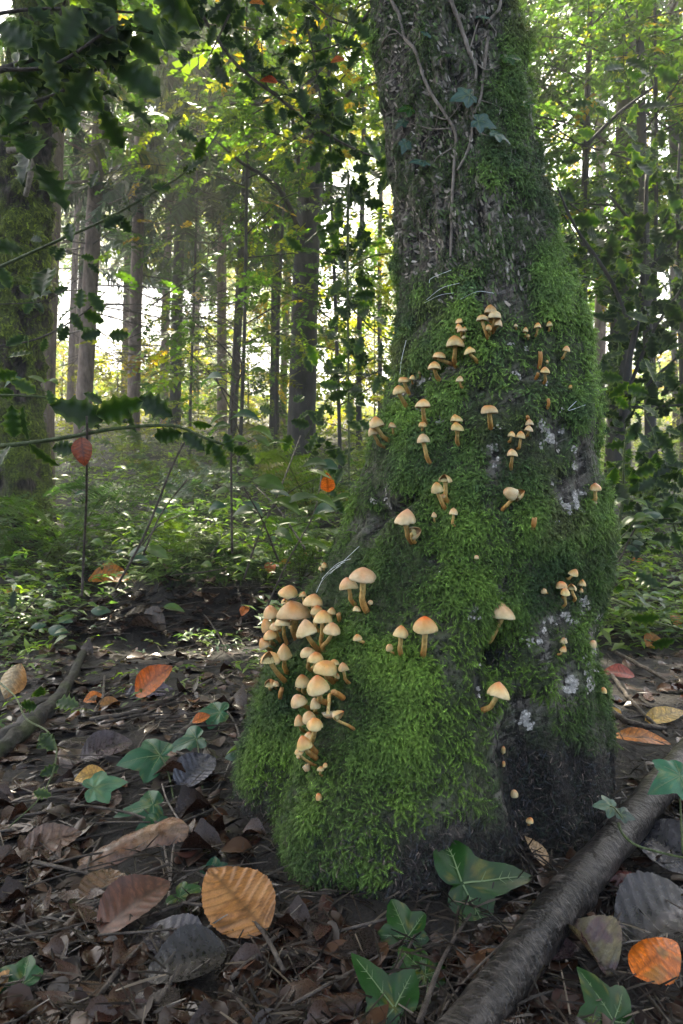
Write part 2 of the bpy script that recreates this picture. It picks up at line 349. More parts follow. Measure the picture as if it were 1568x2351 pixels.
c = mixc(nt, ramp(nt, fl, [(.53, (0, 0, 0)), (.62, (.75, .75, .75))]), c, mixc(nt, n2, (.17, .15, .13), (.34, .315, .285)))
c = mixc(nt, ramp(nt, n2, [(.46, (0, 0, 0)), (.60, (.75, .75, .75))]), c, mixc(nt, ramp(nt, n1, [(.38, (0, 0, 0)), (.62, (1, 1, 1))]), (.018, .032, .012), (.085, .125, .045)))
c = mixc(nt, ramp(nt, n1, [(.36, (1, 1, 1)), (.45, (0, 0, 0))]), c, (.012, .010, .009))
ck_ = noise(nt, 1.0, 5, .65, stretch=(75, 75, 11)); c = mixc(nt, ramp(nt, ck_, [(.40, (1, 1, 1)), (.455, (0, 0, 0))]), c, (.008, .007, .006))
c = mixc(nt, ramp(nt, n3, [(.62, (0, 0, 0)), (.68, (.7, .7, .7))]), c, (.27, .25, .23))
c = mixc(nt, li, c, mixc(nt, ramp(nt, n1, [(.42, (0, 0, 0)), (.54, (1, 1, 1))]), (.030, .026, .022), (.22, .205, .19)))
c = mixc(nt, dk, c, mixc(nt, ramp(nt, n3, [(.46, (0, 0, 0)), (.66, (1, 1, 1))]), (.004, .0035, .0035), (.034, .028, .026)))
c = mixc(nt, mo, c, mixc(nt, ramp(nt, n1, [(.35, (0, 0, 0)), (.65, (1, 1, 1))]), (.008, .014, .005), (.050, .080, .020)))
ad = N(nt, 'ShaderNodeMath', operation='MULTIPLY_ADD'); nt.links.new(ck_, ad.inputs[0]); ad.inputs[1].default_value = 1.6; nt.links.new(n1, ad.inputs[2])
finish(nt, c, .65, .25, bump=ad.outputs[0], bump_s=1.0, bump_d=.012)
me = mesh_np('trunk', TV.reshape(-1, 3), TF, m, attrs={'moss': np.clip(MO, 0, 1).ravel(), 'lichen': lich.ravel(), 'soil': dark.ravel(), 'ridge': (.55 * diag + .45 * rid).ravel()})  # soil attribute also carries the painted shade of hollow and crevice
TREE0 = np.array([.13, 1.0, 0.0])
mossy_tree = empty('mossy_tree', TREE0, 'broad leaning trunk cloaked in green moss and dotted with tan mushrooms', 'tree')
def under(o, parent, base):      # keep world position under a moved parent
    o.parent = parent; o.location = -np.asarray(base); return o
under(ob('trunk', me), mossy_tree, TREE0)
trunk_bvh = BVHTree.FromPolygons([tuple(v) for v in TV.reshape(-1, 3)], [tuple(f) for f in TF.tolist()])
CAMP = Vector((0, 0, CAM_Z))
def hit(vx, vy):
    """point and normal on the mossy trunk seen at a photograph point (walks inward when it misses)"""
    x, y = vx, vy
    for _ in range(60):
        d = (Vector(pt(x, y, 1.0)) - CAMP).normalized(); h = trunk_bvh.ray_cast(CAMP, d, 4.0)
        if h[0] is not None: return np.array(h[0]), np.array(h[1] if h[1].dot(d) < 0 else -h[1])
        x += 6 if x < 1050 else -6
    return pt(x, y, 1.0), np.array([0, -1.0, 0])

# moss: feathery shoots over the mossy part of the surface
def frond_template():
    V, F, J = [], [], []
    n = 6
    for s in range(n):
        t0 = s / n; x0 = t0; z0 = .30 * math.sin(t0 * 2.2); z1 = .30 * math.sin((t0 + .08) * 2.2); L = .30 * (1 - .6 * t0)
        for sg in (-1, 1):
            b = len(V); V += [(x0, 0, z0), (x0 + .085, 0, z1), (x0 + .30, sg * L, z0 - .10)]; F.append((b, b + 1, b + 2) if sg > 0 else (b + 1, b, b + 2))
    b = len(V); V += [(.9, -.05, .27), (.9, .05, .27), (1.25, 0, .14)]; F.append((b, b + 1, b + 2))
    b = len(V); V += [(0, -.035, 0), (0, .035, 0), (.95, 0, .27)]; F.append((b, b + 1, b + 2))
    return np.array(V), [np.array(F)]
FR_V, FR_F = frond_template()
FR_T = np.clip(.5 + .75 * FR_V[:, 0], 0, 1.35)[:, None] * np.ones(3)
def surf_sample(n, weight):
    """random surface cells of the near trunk mesh, by weight x area"""
    A = np.linalg.norm(np.cross(TV[1:370, 1:340] - TV[1:370, :339], TV[1:370, :339] - TV[0:369, :339]), axis=-1)
    w = (A * weight[1:370, :339]).ravel(); idx = rng.choice(len(w), n, p=w / w.sum())
    r, cc = idx // 339 + 1, idx % 339
    a, b = rng.random(n)[:, None], rng.random(n)[:, None]
    P = TV[r, cc] + (TV[r, cc + 1] - TV[r, cc]) * a + (TV[r - 1, cc] - TV[r, cc]) * b
    return r, cc, P
TN = np.cross(np.roll(TV, -1, 1) - np.roll(TV, 1, 1), np.gradient(TV, axis=0)); TN /= np.linalg.norm(TN, axis=-1)[..., None] + 1e-9
def tang_frames(Nn, tip):
    """x axis = tip direction made partly tangent, z axis = normal"""
    X = tip - Nn * np.einsum('ij,ij->i', tip, Nn)[:, None]; X /= np.linalg.norm(X, axis=1)[:, None] + 1e-9
    Y = np.cross(Nn, X); return np.stack([X, Y, Nn], -1)
nM = 74000
facing = np.clip(-(TN * (B - np.array([0, 0, CAM_Z])) ).sum(-1) / np.linalg.norm(B - np.array([0, 0, CAM_Z]), axis=-1) + .35, 0.05, 1)
r, cc, P = surf_sample(nM, np.clip(MO - .22, 0, 1) ** 1.1 * (.25 + 1.5 * sstep(.40, .62, cush)) * facing)
Nn = TN[r, cc]; tip = rng.normal(0, .75, (nM, 3)) + np.array([0, -.15, -.75])
Mx = tang_frames(Nn, tip)
lift = rng.uniform(-.15, .75, nM); cl, sl = np.cos(lift), np.sin(lift)           # raise shoots off the surface
X, Y, Z = Mx[..., 0], Mx[..., 1], Mx[..., 2]
Mx = np.stack([X * cl[:, None] + Z * sl[:, None], Y, Z * cl[:, None] - X * sl[:, None]], -1)
px, py = project(P)
hue = fbm(P * 13 + 50, 3); h2 = rng.random(nM)
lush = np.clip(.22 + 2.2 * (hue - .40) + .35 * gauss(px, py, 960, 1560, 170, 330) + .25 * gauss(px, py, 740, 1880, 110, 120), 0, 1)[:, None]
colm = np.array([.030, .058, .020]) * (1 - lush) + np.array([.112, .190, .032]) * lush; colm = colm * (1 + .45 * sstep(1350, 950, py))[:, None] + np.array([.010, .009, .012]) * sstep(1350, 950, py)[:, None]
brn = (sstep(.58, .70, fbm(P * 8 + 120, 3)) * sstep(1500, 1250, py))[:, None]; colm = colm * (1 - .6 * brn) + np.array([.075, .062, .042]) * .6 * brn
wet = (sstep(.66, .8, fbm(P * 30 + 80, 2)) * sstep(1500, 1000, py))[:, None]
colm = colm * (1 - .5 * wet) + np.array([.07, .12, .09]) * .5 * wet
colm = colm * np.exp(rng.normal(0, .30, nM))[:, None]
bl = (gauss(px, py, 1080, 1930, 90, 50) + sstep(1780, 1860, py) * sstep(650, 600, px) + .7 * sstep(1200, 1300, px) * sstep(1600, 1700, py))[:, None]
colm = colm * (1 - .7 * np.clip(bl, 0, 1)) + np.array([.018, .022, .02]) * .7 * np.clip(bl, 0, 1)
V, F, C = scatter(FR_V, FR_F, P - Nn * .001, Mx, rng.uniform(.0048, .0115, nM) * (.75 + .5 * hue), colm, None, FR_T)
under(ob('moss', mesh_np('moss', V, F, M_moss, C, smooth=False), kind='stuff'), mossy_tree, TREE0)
# a second, sparse growth of tiny liverwort shoots and grey lichen flakes on the barer bark
FLK_V = np.array([(-.5, -.35, 0), (.1, -.5, .05), (.55, .05, .07), (.1, .5, .05), (-.5, .3, .02), (0, 0, .06)]); FLK_F = [np.array([(5, 0, 1), (5, 1, 2), (5, 2, 3), (5, 3, 4), (5, 4, 0)])]
nK = 2800; r, cc, P = surf_sample(nK, np.clip(lich - .5, 0, 1) * facing)
Mx = tang_frames(TN[r, cc], rng.normal(0, 1, (nK, 3)))
ck = np.array([.27, .255, .235]) * np.exp(rng.normal(0, .3, nK))[:, None]
V, F, C = scatter(FLK_V, FLK_F, P + TN[r, cc] * .0008, Mx, rng.uniform(.0014, .0034, nK), ck)
m, nt = mat_new('lichen_flakes'); finish(nt, attr_col(nt), .8, .2)
under(ob('lichen', mesh_np('lichen', V, F, m, C), kind='stuff'), mossy_tree, TREE0)
# crumbs of peat, needles and blackish moss over the bare earthy foot
nD = 11000; r, cc, P = surf_sample(nD, np.clip(dark - .2, 0, 1) * facing); Mx = tang_frames(TN[r, cc], rng.normal(0, 1, (nD, 3)) + np.array([0, 0, -.4]))
ck = np.array([(.016, .024, .014), (.026, .030, .036), (.036, .027, .024), (.13, .10, .085)])[rng.choice(4, nD, p=[.38, .26, .25, .11])] * np.exp(rng.normal(0, .35, nD))[:, None]
V, F, C = scatter(FR_V * np.array([1, .8, 1.2]), FR_F, P, Mx, rng.uniform(.004, .009, nD), ck, None, FR_T)
m, nt = mat_new('peat'); finish(nt, attr_col(nt), .6, .35)
under(ob('peat', mesh_np('peat', V, F, m, C, smooth=False), kind='stuff'), mossy_tree, TREE0)
# peeling flakes and thin moss film on the barer upper bark
FB_V = np.array([(-.5, -.13, .0), (-.2, -.17, .03), (.3, -.12, .05), (.55, .02, .09), (.2, .15, .03), (-.35, .14, .01)]); FB_F = [np.array([(0, 1, 5), (1, 4, 5), (1, 2, 4), (2, 3, 4)])]
nB = 2400; r, cc, P = surf_sample(nB, np.clip(.75 - MO, 0, 1) * facing * (PY < 760)); xf_ = xf[r, cc]
tip = np.stack([np.clip(1.1 - 1.6 * xf_, .1, 1), 0 * xf_, -.42 - 1.1 * xf_], 1) * np.where(rng.random(nB) < .5, 1, -1)[:, None] + rng.normal(0, .22, (nB, 3))
ck = np.array([(.21, .185, .16), (.12, .104, .088), (.04, .034, .028), (.32, .295, .265), (.075, .11, .04)])[rng.choice(5, nB, p=[.15, .26, .31, .03, .25])] * np.exp(rng.normal(0, .25, nB))[:, None]
V, F, C = scatter(FB_V, FB_F, P + TN[r, cc] * .0006, tang_frames(TN[r, cc], tip), rng.uniform(.004, .012, nB), ck)
m, nt = mat_new('bark_flakes'); finish(nt, attr_col(nt), .7, .25, bump=noise(nt, 400, 2), bump_s=.3)
under(ob('bark_flakes', mesh_np('bark_flakes', V, F, m, C, smooth=False), kind='stuff'), mossy_tree, TREE0)
nT = 13000; r, cc, P = surf_sample(nT, np.clip(.9 - MO, 0, 1) * facing * (PY < 900) * np.clip(3 * (nmid - .42), 0, 1)); ck = (np.array([.055, .09, .030]) * np.exp(rng.normal(0, .4, nT))[:, None])
V, F, C = scatter(FR_V, FR_F, P, tang_frames(TN[r, cc], rng.normal(0, .7, (nT, 3)) + np.array([0, 0, -.7])), rng.uniform(.003, .0065, nT), ck, None, FR_T)
under(ob('moss_film', mesh_np('moss_film', V, F, M_moss, C, smooth=False), kind='stuff'), mossy_tree, TREE0)
# ------------------------------------------------------------------ sulphur-tan mushrooms, one object each
m, nt = mat_new('mushroom_cap'); c = attr_col(nt); n = noise(nt, 160, 4, .6)
c = mixc(nt, 1.0, c, ramp(nt, n, [(.25, (.82, .78, .7)), (.7, (1.06, 1.05, 1.05))]), 'MULTIPLY')
n5 = noise(nt, 420, 2); c = mixc(nt, ramp(nt, n5, [(.70, (0, 0, 0)), (.76, (.55, .55, .55))]), c, (.20, .10, .045))
finish(nt, c, .42, .4, bump=n, bump_s=.12, bump_d=.004, sss=.18); M_cap = m
m, nt = mat_new('mushroom_stem'); c = attr_col(nt); n = noise(nt, 260, 4, .65, stretch=(1, 1, .25))
c = mixc(nt, 1.0, c, ramp(nt, n, [(.3, (.62, .5, .38)), (.65, (1.08, 1.08, 1.08))]), 'MULTIPLY')
finish(nt, c, .6, .3, bump=n, bump_s=.5, bump_d=.003, sss=.12); M_stem = m
m, nt = mat_new('mushroom_gills'); finish(nt, attr_col(nt), .75, .2); M_gill = m

def lerp_stops(t, stops):
    x = [s[0] for s in stops]; return np.stack([np.interp(t, x, [s[1][k] for s in stops]) for k in range(3)], -1)
def cap_mesh(w, h, shape, seed, torn=None, pale=0.0, red=0.0):
    r = np.random.default_rng(seed); nr, ns = 15, 28; R = w / 2
    t = np.linspace(0, 1, nr); rad = np.sin(t * np.pi / 2)
    if shape == 'B': z = .58 * (1 - rad ** 2) ** .60 + .42 * (1 - rad) ** .9
    elif shape == 'F': z = (1 - rad ** 3.2) ** .55
    elif shape == 'O': rad = np.sin(t * np.pi * .62) / 1.0; z = (np.cos(t * np.pi * .62) + .37) / 1.37
    else: z = .82 * (1 - rad ** 2) ** .56 + .18 * (1 - rad) ** 1.2
    rad = rad / rad.max() * R; z = z * h
    if shape != 'O':                                         # inrolled rim
        rad = np.append(rad, [rad[-1] * .985, rad[-1] * .93]); z = np.append(z, [-.07 * h, -.05 * h])
    else: rad = np.append(rad, [rad[-1] * .8, rad[-1] * .5]); z = np.append(z, [-.03 * h, 0])
    nr = len(rad); a0, a1 = (0, 2 * np.pi) if torn is None else (torn + .75, torn + 2 * np.pi - .75)
    th = np.linspace(a0, a1, ns, endpoint=torn is not None)
    ph = r.uniform(0, 6.28, 4)
    lob = 1 + .065 * np.sin(2 * th + ph[0]) + .045 * np.sin(3 * th + ph[1]); tq = np.linspace(0, 1, nr)[:, None]
    rr = rad[:, None] * (1 + (lob - 1)[None] * tq)
    for _ in range(r.integers(0, 3) if w > .011 and torn is None else 0): rr = rr * (1 - r.uniform(.08, .30) * np.exp(-(((th - r.uniform(0, 6.28) + np.pi) % (2 * np.pi) - np.pi) / r.uniform(.08, .22)) ** 2)[None] * tq ** 3)
    off = r.normal(0, .075, 2) * w * (1 - tq) ** 1.5; dent = -.10 * h * max(0, r.normal(.2, .7))
    zz = z[:, None] + .07 * h * np.sin(2 * th + ph[2])[None] * tq ** 2 + dent * np.exp(-((rr * np.cos(th)[None] - .2 * w) ** 2 + (rr * np.sin(th)[None] + .1 * w) ** 2) / (.15 * w) ** 2)
    if shape in 'BDF': zz[-3:-1] += (r.normal(0, .022, (2, ns)) - .012) * h * (1 if w > .015 else .4)         # ragged veil at the rim
    X = rr * np.cos(th)[None] + off[..., :1]; Y = rr * np.sin(th)[None] + off[..., 1:]
    V = np.stack([X, Y, zz], -1).reshape(-1, 3)
    i = np.arange(nr - 1)[:, None] * ns; j = np.arange(ns if torn is None else ns - 1)[None]; k = (j + 1) % ns
    F = np.stack([i + j, i + ns + j, i + ns + k, i + k], -1).reshape(-1, 4)
    top = (.48, .155 - .035 * red, .042); k_ = r.uniform(.85, 1.08); mid_ = tuple(k_ * v for v in (.57, .40, .155)); rim = tuple(k_ * v for v in (.60, .50, .26)); edge = (.56, .50, .34)
    ro = r.uniform(.30, .62); C = lerp_stops(np.linspace(0, 1, nr), [(0, top), (.5 * ro, (.55, .235 + .03 * (1 - red), .07)), (ro + .1, mid_), (.82, rim), (1, edge)])
    C = np.repeat(C[:, None], ns, 1)
    bl = (fbm(np.stack([X.ravel() / w * 3 + seed, Y.ravel() / w * 3, 0 * X.ravel()], 1), 2) - .5).reshape(nr, ns, 1)
    C = C * (1 + .35 * bl); C = C + np.clip(bl, 0, 1) * np.array([.10, -.10, -.08]) * 1.6
    C = C * r.choice([1, 1, .92, .8]) * np.array([1, r.uniform(.93, 1.03), r.uniform(.85, 1.05)])
    C = C * (1 - pale) + np.array([.54, .48, .35]) * pale
    return mesh_np('cap', V, F, M_cap, np.clip(C, .02, .85).reshape(-1, 3))
def gill_mesh(w, h, torn=None, col=(.42, .36, .16)):
    ns = 56; R = w / 2 * .95; rr = np.array([.12, .5, .95]) * R
    th = np.linspace(0, 2 * np.pi, ns, endpoint=False); zz = np.array([.30, .22, -.02]) * h
    V = np.stack([rr[:, None] * np.cos(th), rr[:, None] * np.sin(th), zz[:, None] + (np.arange(ns) % 2)[None] * .05 * h * np.array([.3, 1, .3])[:, None]], -1).reshape(-1, 3)
    if torn is not None: V[:, 2] += .1 * h
    i = np.arange(2)[:, None] * ns; j = np.arange(ns)[None]; k = (j + 1) % ns
    F = np.stack([i + j, i + k, i + ns + k, i + ns + j], -1).reshape(-1, 4)
    C = np.tile(np.where(np.arange(ns) % 2, 1.0, .6), 3)[:, None] * np.array(col)
    return mesh_np('gills', V, F, M_gill, C, smooth=False)
CROP = {'A': (783.6, 626.9, .5003), 'B': (862, 666, .2999), 'C': (548.5, 1253.8, .2999), 'D': (940.3, 1253.8, .4003), 'E': (579.9, 1316.4, .1499), 'F': (579.9, 1528, .1599), 'H': (0, 1763, .5003), 'G': (783.6, 1763, .5003), 'V': (0, 0, 1)}
# crop, cap centre, cap width and height, stem foot, shape, forward shift (mm), tilt (deg), label
MUSH = [
 ('B', 880, 140, 98, 68, 888, 250, 'D', 4, 0, 'topmost mushroom of the highest clump on the mossy trunk'),
 ('B', 912, 190, 100, 56, 893, 330, 'F', 12, 0, 'flat pale mushroom just under the topmost cap of the highest clump'),
 ('B', 818, 212, 90, 44, 862, 375, 'F', 8, 0, 'flat-capped mushroom on the outer side of the highest clump, long stem showing'),
 ('B', 944, 245, 62, 56, 912, 305, 'D', 14, 8, 'small pale mushroom leaning out on the far side of the highest clump'),
 ('B', 868, 285, 50, 46, 876, 350, 'O', 12, 0, 'closed button mushroom low in the middle of the highest clump'),
 ('B', 640, 235, 56, 34, 655, 300, 'F', 3, 0, 'top ragged little mushroom of the small column above the big domed cap'),
 ('B', 638, 275, 50, 40, 652, 330, 'D', 6, 0, 'second little mushroom down the small column above the big domed cap'),
 ('B', 658, 302, 66, 36, 664, 360, 'F', 9, 0, 'third and widest little mushroom of the column above the big domed cap'),
 ('B', 686, 295, 36, 30, 685, 355, 'D', 8, 10, 'small pink-brown mushroom beside the widest cap of the small column'),
 ('B', 674, 360, 34, 26, 676, 390, 'O', 6, 0, 'tiny pale button touching the rim of the big domed cap'),
 ('B', 612, 386, 146, 84, 614, 592, 'D', 22, 0, 'big domed mushroom with long stem, largest on the upper half of the trunk'),
 ('B', 718, 458, 88, 54, 782, 552, 'D', 10, -10, 'brown mushroom with stem curving down into the bark beside the big domed cap'),
 ('B', 490, 498, 96, 48, 602, 572, 'F', 16, 4, 'flat lumpy mushroom with reddish stem lying almost sideways below the big dome'),
 ('B', 452, 572, 106, 62, 486, 690, 'D', 16, 0, 'brown domed mushroom under the flat lumpy one with reddish stem'),
 ('B', 337, 626, 32, 27, 345, 668, 'D', 3, 0, 'tiny lone mushroom beside the dark bark above the leaning trio'),
 ('B', 220, 684, 90, 38, 258, 798, 'F', 12, 0, 'flat curled orange-brown mushroom of the trio on the trunk edge'),
 ('B', 280, 666, 46, 36, 286, 718, 'D', 6, 0, 'small mushroom touching the flat curled one on the trunk edge'),
 ('B', 178, 757, 106, 64, 242, 902, 'D', 16, -6, 'pink-brown domed mushroom leaning out at the trunk edge, stem to the lower side'),
 ('B', 643, 677, 56, 44, 668, 756, 'D', 7, -4, 'lone small mushroom on pale bark above the wide moss patch'),
 ('B', 363, 862, 114, 66, 386, 1032, 'D', 16, 0, 'broad mushroom with thick stem standing directly over a small button'),
 ('B', 360, 1028, 60, 44, 362, 1088, 'O', 7, 0, 'small button mushroom right below a broad thick-stemmed one'),
 ('B', 367, 1128, 106, 66, 414, 1328, 'D', 16, -4, 'tan mushroom with long slanting stem running down to grey bare bark'),
 ('B', 621, 976, 90, 58, 626, 1100, 'D', 8, 0, 'upper mushroom of the stacked pair, its cap resting on another'),
 ('B', 629, 1040, 102, 62, 632, 1190, 'D', 16, 0, 'lower mushroom of the stacked pair, with the pair\'s visible stem'),
 ('B', 872, 910, 124, 60, 882, 1058, 'F', 14, 0, 'wide flat mushroom with a nibbled rim above a straight orange stem'),
 ('B', 1075, 268, 31, 24, 1076, 302, 'D', 3, 0, 'tiny pale mushroom alone in the moss beside the highest clump'),
 ('B', 1147, 300, 42, 36, 1146, 362, 'D', 5, 0, 'small mushroom standing above a minute one near the upper bare bark'),
 ('B', 1168, 350, 30, 24, 1168, 376, 'O', 4, 0, 'minute button below the small mushroom near the upper bare bark'),
 ('B', 1243, 268, 58, 44, 1226, 358, 'D', 8, 4, 'middle-sized mushroom with yellow stem in the row of small ones high on the trunk'),
 ('B', 1331, 256, 48, 40, 1326, 318, 'D', 6, 0, 'pinkish mushroom at the end of the row of small ones high on the trunk'),
 ('B', 1464, 445, 56, 44, 1424, 532, 'D', 8, 8, 'orange-tan mushroom near the shaded trunk edge with stem slanting inward'),
 ('B', 1262, 474, 34, 30, 1262, 612, 'S', 6, 0, 'tall broken yellow mushroom stem without a cap'),
 ('B', 1303, 612, 72, 50, 1294, 716, 'D', 10, 10, 'orange-topped mushroom under the tall broken stem'),
 ('B', 1246, 632, 26, 24, 1220, 680, 'S', 6, 30, 'short slanting broken orange stem beneath the tall broken one'),
 ('B', 1314, 545, 22, 22, 1315, 560, 'O', 3, 0, 'tiny round cream button right beside the tall broken stem'),
 ('B', 1492, 738, 27, 27, 1492, 756, 'O', 3, 0, 'tiny pinkish button on the green moss close to the shaded edge'),
 ('B', 1322, 834, 26, 22, 1324, 920, 'S', 5, 0, 'thin red-brown mushroom stump hanging above a web thread'),
 ('B', 1160, 966, 26, 20, 1166, 996, 'S', 6, 0, 'yellow-orange scrap of stem peeping over a pair of stacked small caps'),
 ('B', 1178, 1008, 62, 48, 1182, 1075, 'D', 9, 0, 'upper cap of the small stacked pair near the bare grey bark'),
 ('B', 1176, 1057, 64, 46, 1148, 1125, 'D', 13, 8, 'lower cap of the small stacked pair near the bare grey bark'),
 ('B', 1045, 1100, 62, 42, 1020, 1168, 'D', 9, 6, 'smallest of the three mushrooms leaning together below the stacked pair'),
 ('B', 1115, 1104, 74, 54, 1090, 1226, 'D', 12, 6, 'long-stemmed mushroom between the stacked pair and its smaller neighbour'),
 ('B', 1049, 1240, 86, 54, 1036, 1374, 'D', 13, 2, 'tan mushroom standing by itself below the group of four near grey bark'),
 ('B', 130, 1030, 62, 40, 150, 1116, 'D', 8, -2, 'little mushroom beside the two leaning long-stemmed ones on the trunk edge'),
 ('A', 158, 680, 66, 50, 218, 772, 'D', 18, -10, 'upper leaning long-stemmed mushroom sticking out past the trunk edge'),
 ('A', 145, 722, 54, 40, 200, 802, 'D', 22, -14, 'lower leaning long-stemmed mushroom tucked under its twin at the trunk edge'),
 ('A', 478, 936, 66, 46, 490, 1060, 'T', 10, 0, 'folded mushroom with drooping split cap, rear one of a pair'),
 ('A', 440, 980, 60, 48, 480, 1088, 'D', 16, -6, 'cream mushroom in front of the folded split one'),
 ('A', 466, 1022, 22, 20, 480, 1055, 'O', 12, 0, 'tiny cap nestled between the stems of the folded pair'),
 ('A', 772, 1008, 58, 54, 738, 1088, 'F', 14, -62, 'tipped-over mushroom showing its pale cap face beside a curled scrap'),
 ('A', 822, 1004, 60, 64, 800, 1040, 'T', 10, 50, 'curled torn half cap, yellow, hanging beside the tipped-over mushroom'),
 ('A', 1166, 978, 56, 34, 1154, 1054, 'D', 10, 0, 'orange-rimmed mushroom high on the shaded side of the trunk'),
 ('A', 1160, 1048, 26, 22, 1158, 1066, 'O', 4, 0, 'pink button at the foot of the orange-rimmed mushroom on the shaded side'),
 ('A', 294, 1112, 100, 66, 322, 1238, 'B', 16, 0, 'large orange-domed mushroom with curved stem beside a curled white cap'),
 ('A', 352, 1186, 60, 60, 335, 1238, 'T', 14, 70, 'curled whitish torn cap leaning on the stem of the large orange dome'),
 ('A', 427, 1107, 27, 22, 430, 1146, 'D', 4, 0, 'very small pale mushroom next to a slim-stemmed taller one'),
 ('A', 515, 1091, 42, 30, 516, 1166, 'D', 8, 0, 'slim-stemmed pale mushroom next to a very small one'),
 ('A', 886, 1124, 26, 22, 880, 1186, 'S', 5, 8, 'short forked orange stump alone on the lower middle moss'),
 ('C', 656, 142, 50, 42, 656, 190, 'D', 4, 0, 'tiny orange-tipped mushroom on the outline of the root, by the web'),
 ('C', 628, 166, 40, 32, 632, 195, 'D', 6, 0, 'tiny pale mushroom on the outline of the root beside its orange-tipped twin'),
 ('C', 948, 207, 204, 104, 972, 505, 'D', 24, 0, 'broad mushroom with white rim overlapping a browner cap on the mossy root'),
 ('C', 840, 275, 142, 96, 884, 455, 'D', 14, -5, 'browner mushroom half covered by the broad white-rimmed one'),
 ('C', 903, 474, 64, 40, 912, 500, 'D', 10, 0, 'small pale cap at the foot of the broad white-rimmed mushroom'),
 ('C', 1006, 428, 42, 34, 1004, 455, 'O', 6, 0, 'small pink button behind the stem of the broad white-rimmed mushroom'),
 ('C', 907, 694, 76, 52, 972, 745, 'D', 8, -8, 'small mushroom whose stem curls sideways into moss, alone above the big clump\'s edge'),
 ('C', 1150, 772, 56, 54, 1192, 826, 'O', 7, -8, 'little round-headed mushroom with bent stem, smallest of a row of three'),
 ('C', 1240, 642, 122, 92, 1240, 838, 'B', 15, 0, 'pointed orange-topped mushroom in the middle of a row of three'),
 ('C', 1428, 590, 186, 122, 1410, 846, 'D', 18, 0, 'large dimpled orange mushroom, tallest of a row of three'),
 ('D', 538, 360, 150, 92, 446, 556, 'B', 20, 6, 'large pale-rimmed mushroom with red top over the dark hollow in the trunk'),
 ('D', 515, 815, 130, 92, 420, 948, 'B', 20, 10, 'red-spotted cream mushroom on a bent stem below the dark hollow'),
 ('D', 942, 147, 54, 42, 892, 192, 'D', 8, 14, 'uppermost mushroom of the knot of small ones on the shaded side'),
 ('D', 872, 220, 62, 40, 882, 300, 'F', 8, 0, 'flat orange-rimmed mushroom of the knot of small ones on the shaded side'),
 ('D', 932, 228, 58, 50, 944, 320, 'T', 10, 0, 'split-capped mushroom in the middle of the knot of small ones'),
 ('D', 893, 258, 52, 44, 880, 356, 'D', 15, 0, 'red-topped mushroom in front of the flat one in the knot of small ones'),
 ('D', 990, 208, 52, 38, 975, 232, 'D', 6, 12, 'pink-brown mushroom at the outer end of the knot of small ones'),
 ('D', 980, 252, 30, 28, 978, 268, 'O', 4, 0, 'tiny bead-like button below the outer end of the knot of small ones'),
 ('D', 770, 256, 34, 30, 790, 268, 'O', 4, 0, 'orange button set apart from the knot of small mushrooms, next to grey lichen'),
 ('D', 882, 538, 46, 34, 884, 590, 'D', 6, 0, 'shiny orange little mushroom standing over a second one low on the shaded bark'),
 ('D', 883, 588, 38, 32, 850, 625, 'D', 6, 8, 'second little orange mushroom hanging under the shiny one'),
 ('D', 1050, 560, 46, 45, 1040, 575, 'O', 4, 0, 'round salmon-coloured button stuck to grey bark near the shaded edge'),
 ('D', 1115, 826, 36, 34, 1104, 840, 'O', 3, 0, 'small orange button at the lowest shaded edge of the trunk'),
 ('D', 537, 1165, 26, 40, 535, 1190, 'O', 3, 0, 'narrow orange button peeping from the moss edge by dark soil'),
 ('D', 540, 1245, 20, 30, 538, 1262, 'O', 3, 0, 'tiny orange sliver of cap below the narrow button by dark soil'),
 ('D', 603, 1418, 42, 42, 586, 1400, 'O', 5, 0, 'pale yellow button lying on the dark soil at the tree\'s foot'),
 ('G', 865, 236, 36, 30, 858, 262, 'D', 5, 0, 'yellow-orange little cap, lowest of all, in soil above the three-lobed ivy leaf'),
 ('D', 384, 62, 28, 24, 384, 76, 'O', 3, 0, 'tiny whitish button alone in bright moss above the red-topped mushroom'),
 ('H', 1463, 131, 30, 32, 1463, 142, 'O', 3, 0, 'small round orange button at the foot of the big clump, on bright moss'),
 # the big clump on the root
 ('E', 540, 242, 315, 180, 600, 700, 'B', 8, 0, 'uppermost mushroom of the big clump, standing clear of the others'),
 ('E', 770, 312, 120, 84, 800, 480, 'B', 4, 0, 'small pointed cap behind the crumb-covered one at the top of the big clump'),
 ('E', 500, 420, 130, 90, 560, 640, 'D', 2, 0, 'mostly hidden cap between the uppermost mushroom and the crumb-covered one'),
 ('E', 930, 386, 300, 184, 1000, 720, 'D', 10, 4, 'clean orange-topped dome beside the crumb-covered cap in the big clump'),
 ('E', 630, 520, 520, 280, 680, 1000, 'B', 34, -4, 'widest cap of the big clump, sprinkled with dark crumbs of bark'),
 ('E', 275, 566, 255, 198, 400, 900, 'D', 20, -6, 'orange-topped mushroom on the outer side of the crumb-covered cap'),
 ('E', 200, 770, 190, 196, 350, 1000, 'D', 14, -22, 'pinkish tilted cap on the outermost side of the big clump'),
 ('E', 470, 710, 252, 158, 520, 1080, 'D', 34, 0, 'pale cap tucked straight under the crumb-covered one'),
 ('E', 340, 792, 180, 120, 430, 1060, 'D', 18, -6, 'white-edged cap half hidden behind the pale one under the crumbs'),
 ('E', 270, 920, 232, 140, 340, 1110, 'D', 30, -6, 'brownish mushroom, third from below on the outer side of the big clump'),
 ('E', 170, 1052, 192, 170, 300, 1190, 'D', 26, -20, 'brownish slanting mushroom below the third outer one of the big clump'),
 ('E', 604, 780, 110, 150, 640, 950, 'O', 12, 0, 'narrow greyish cap wedged behind the whitish wide one in the big clump'),
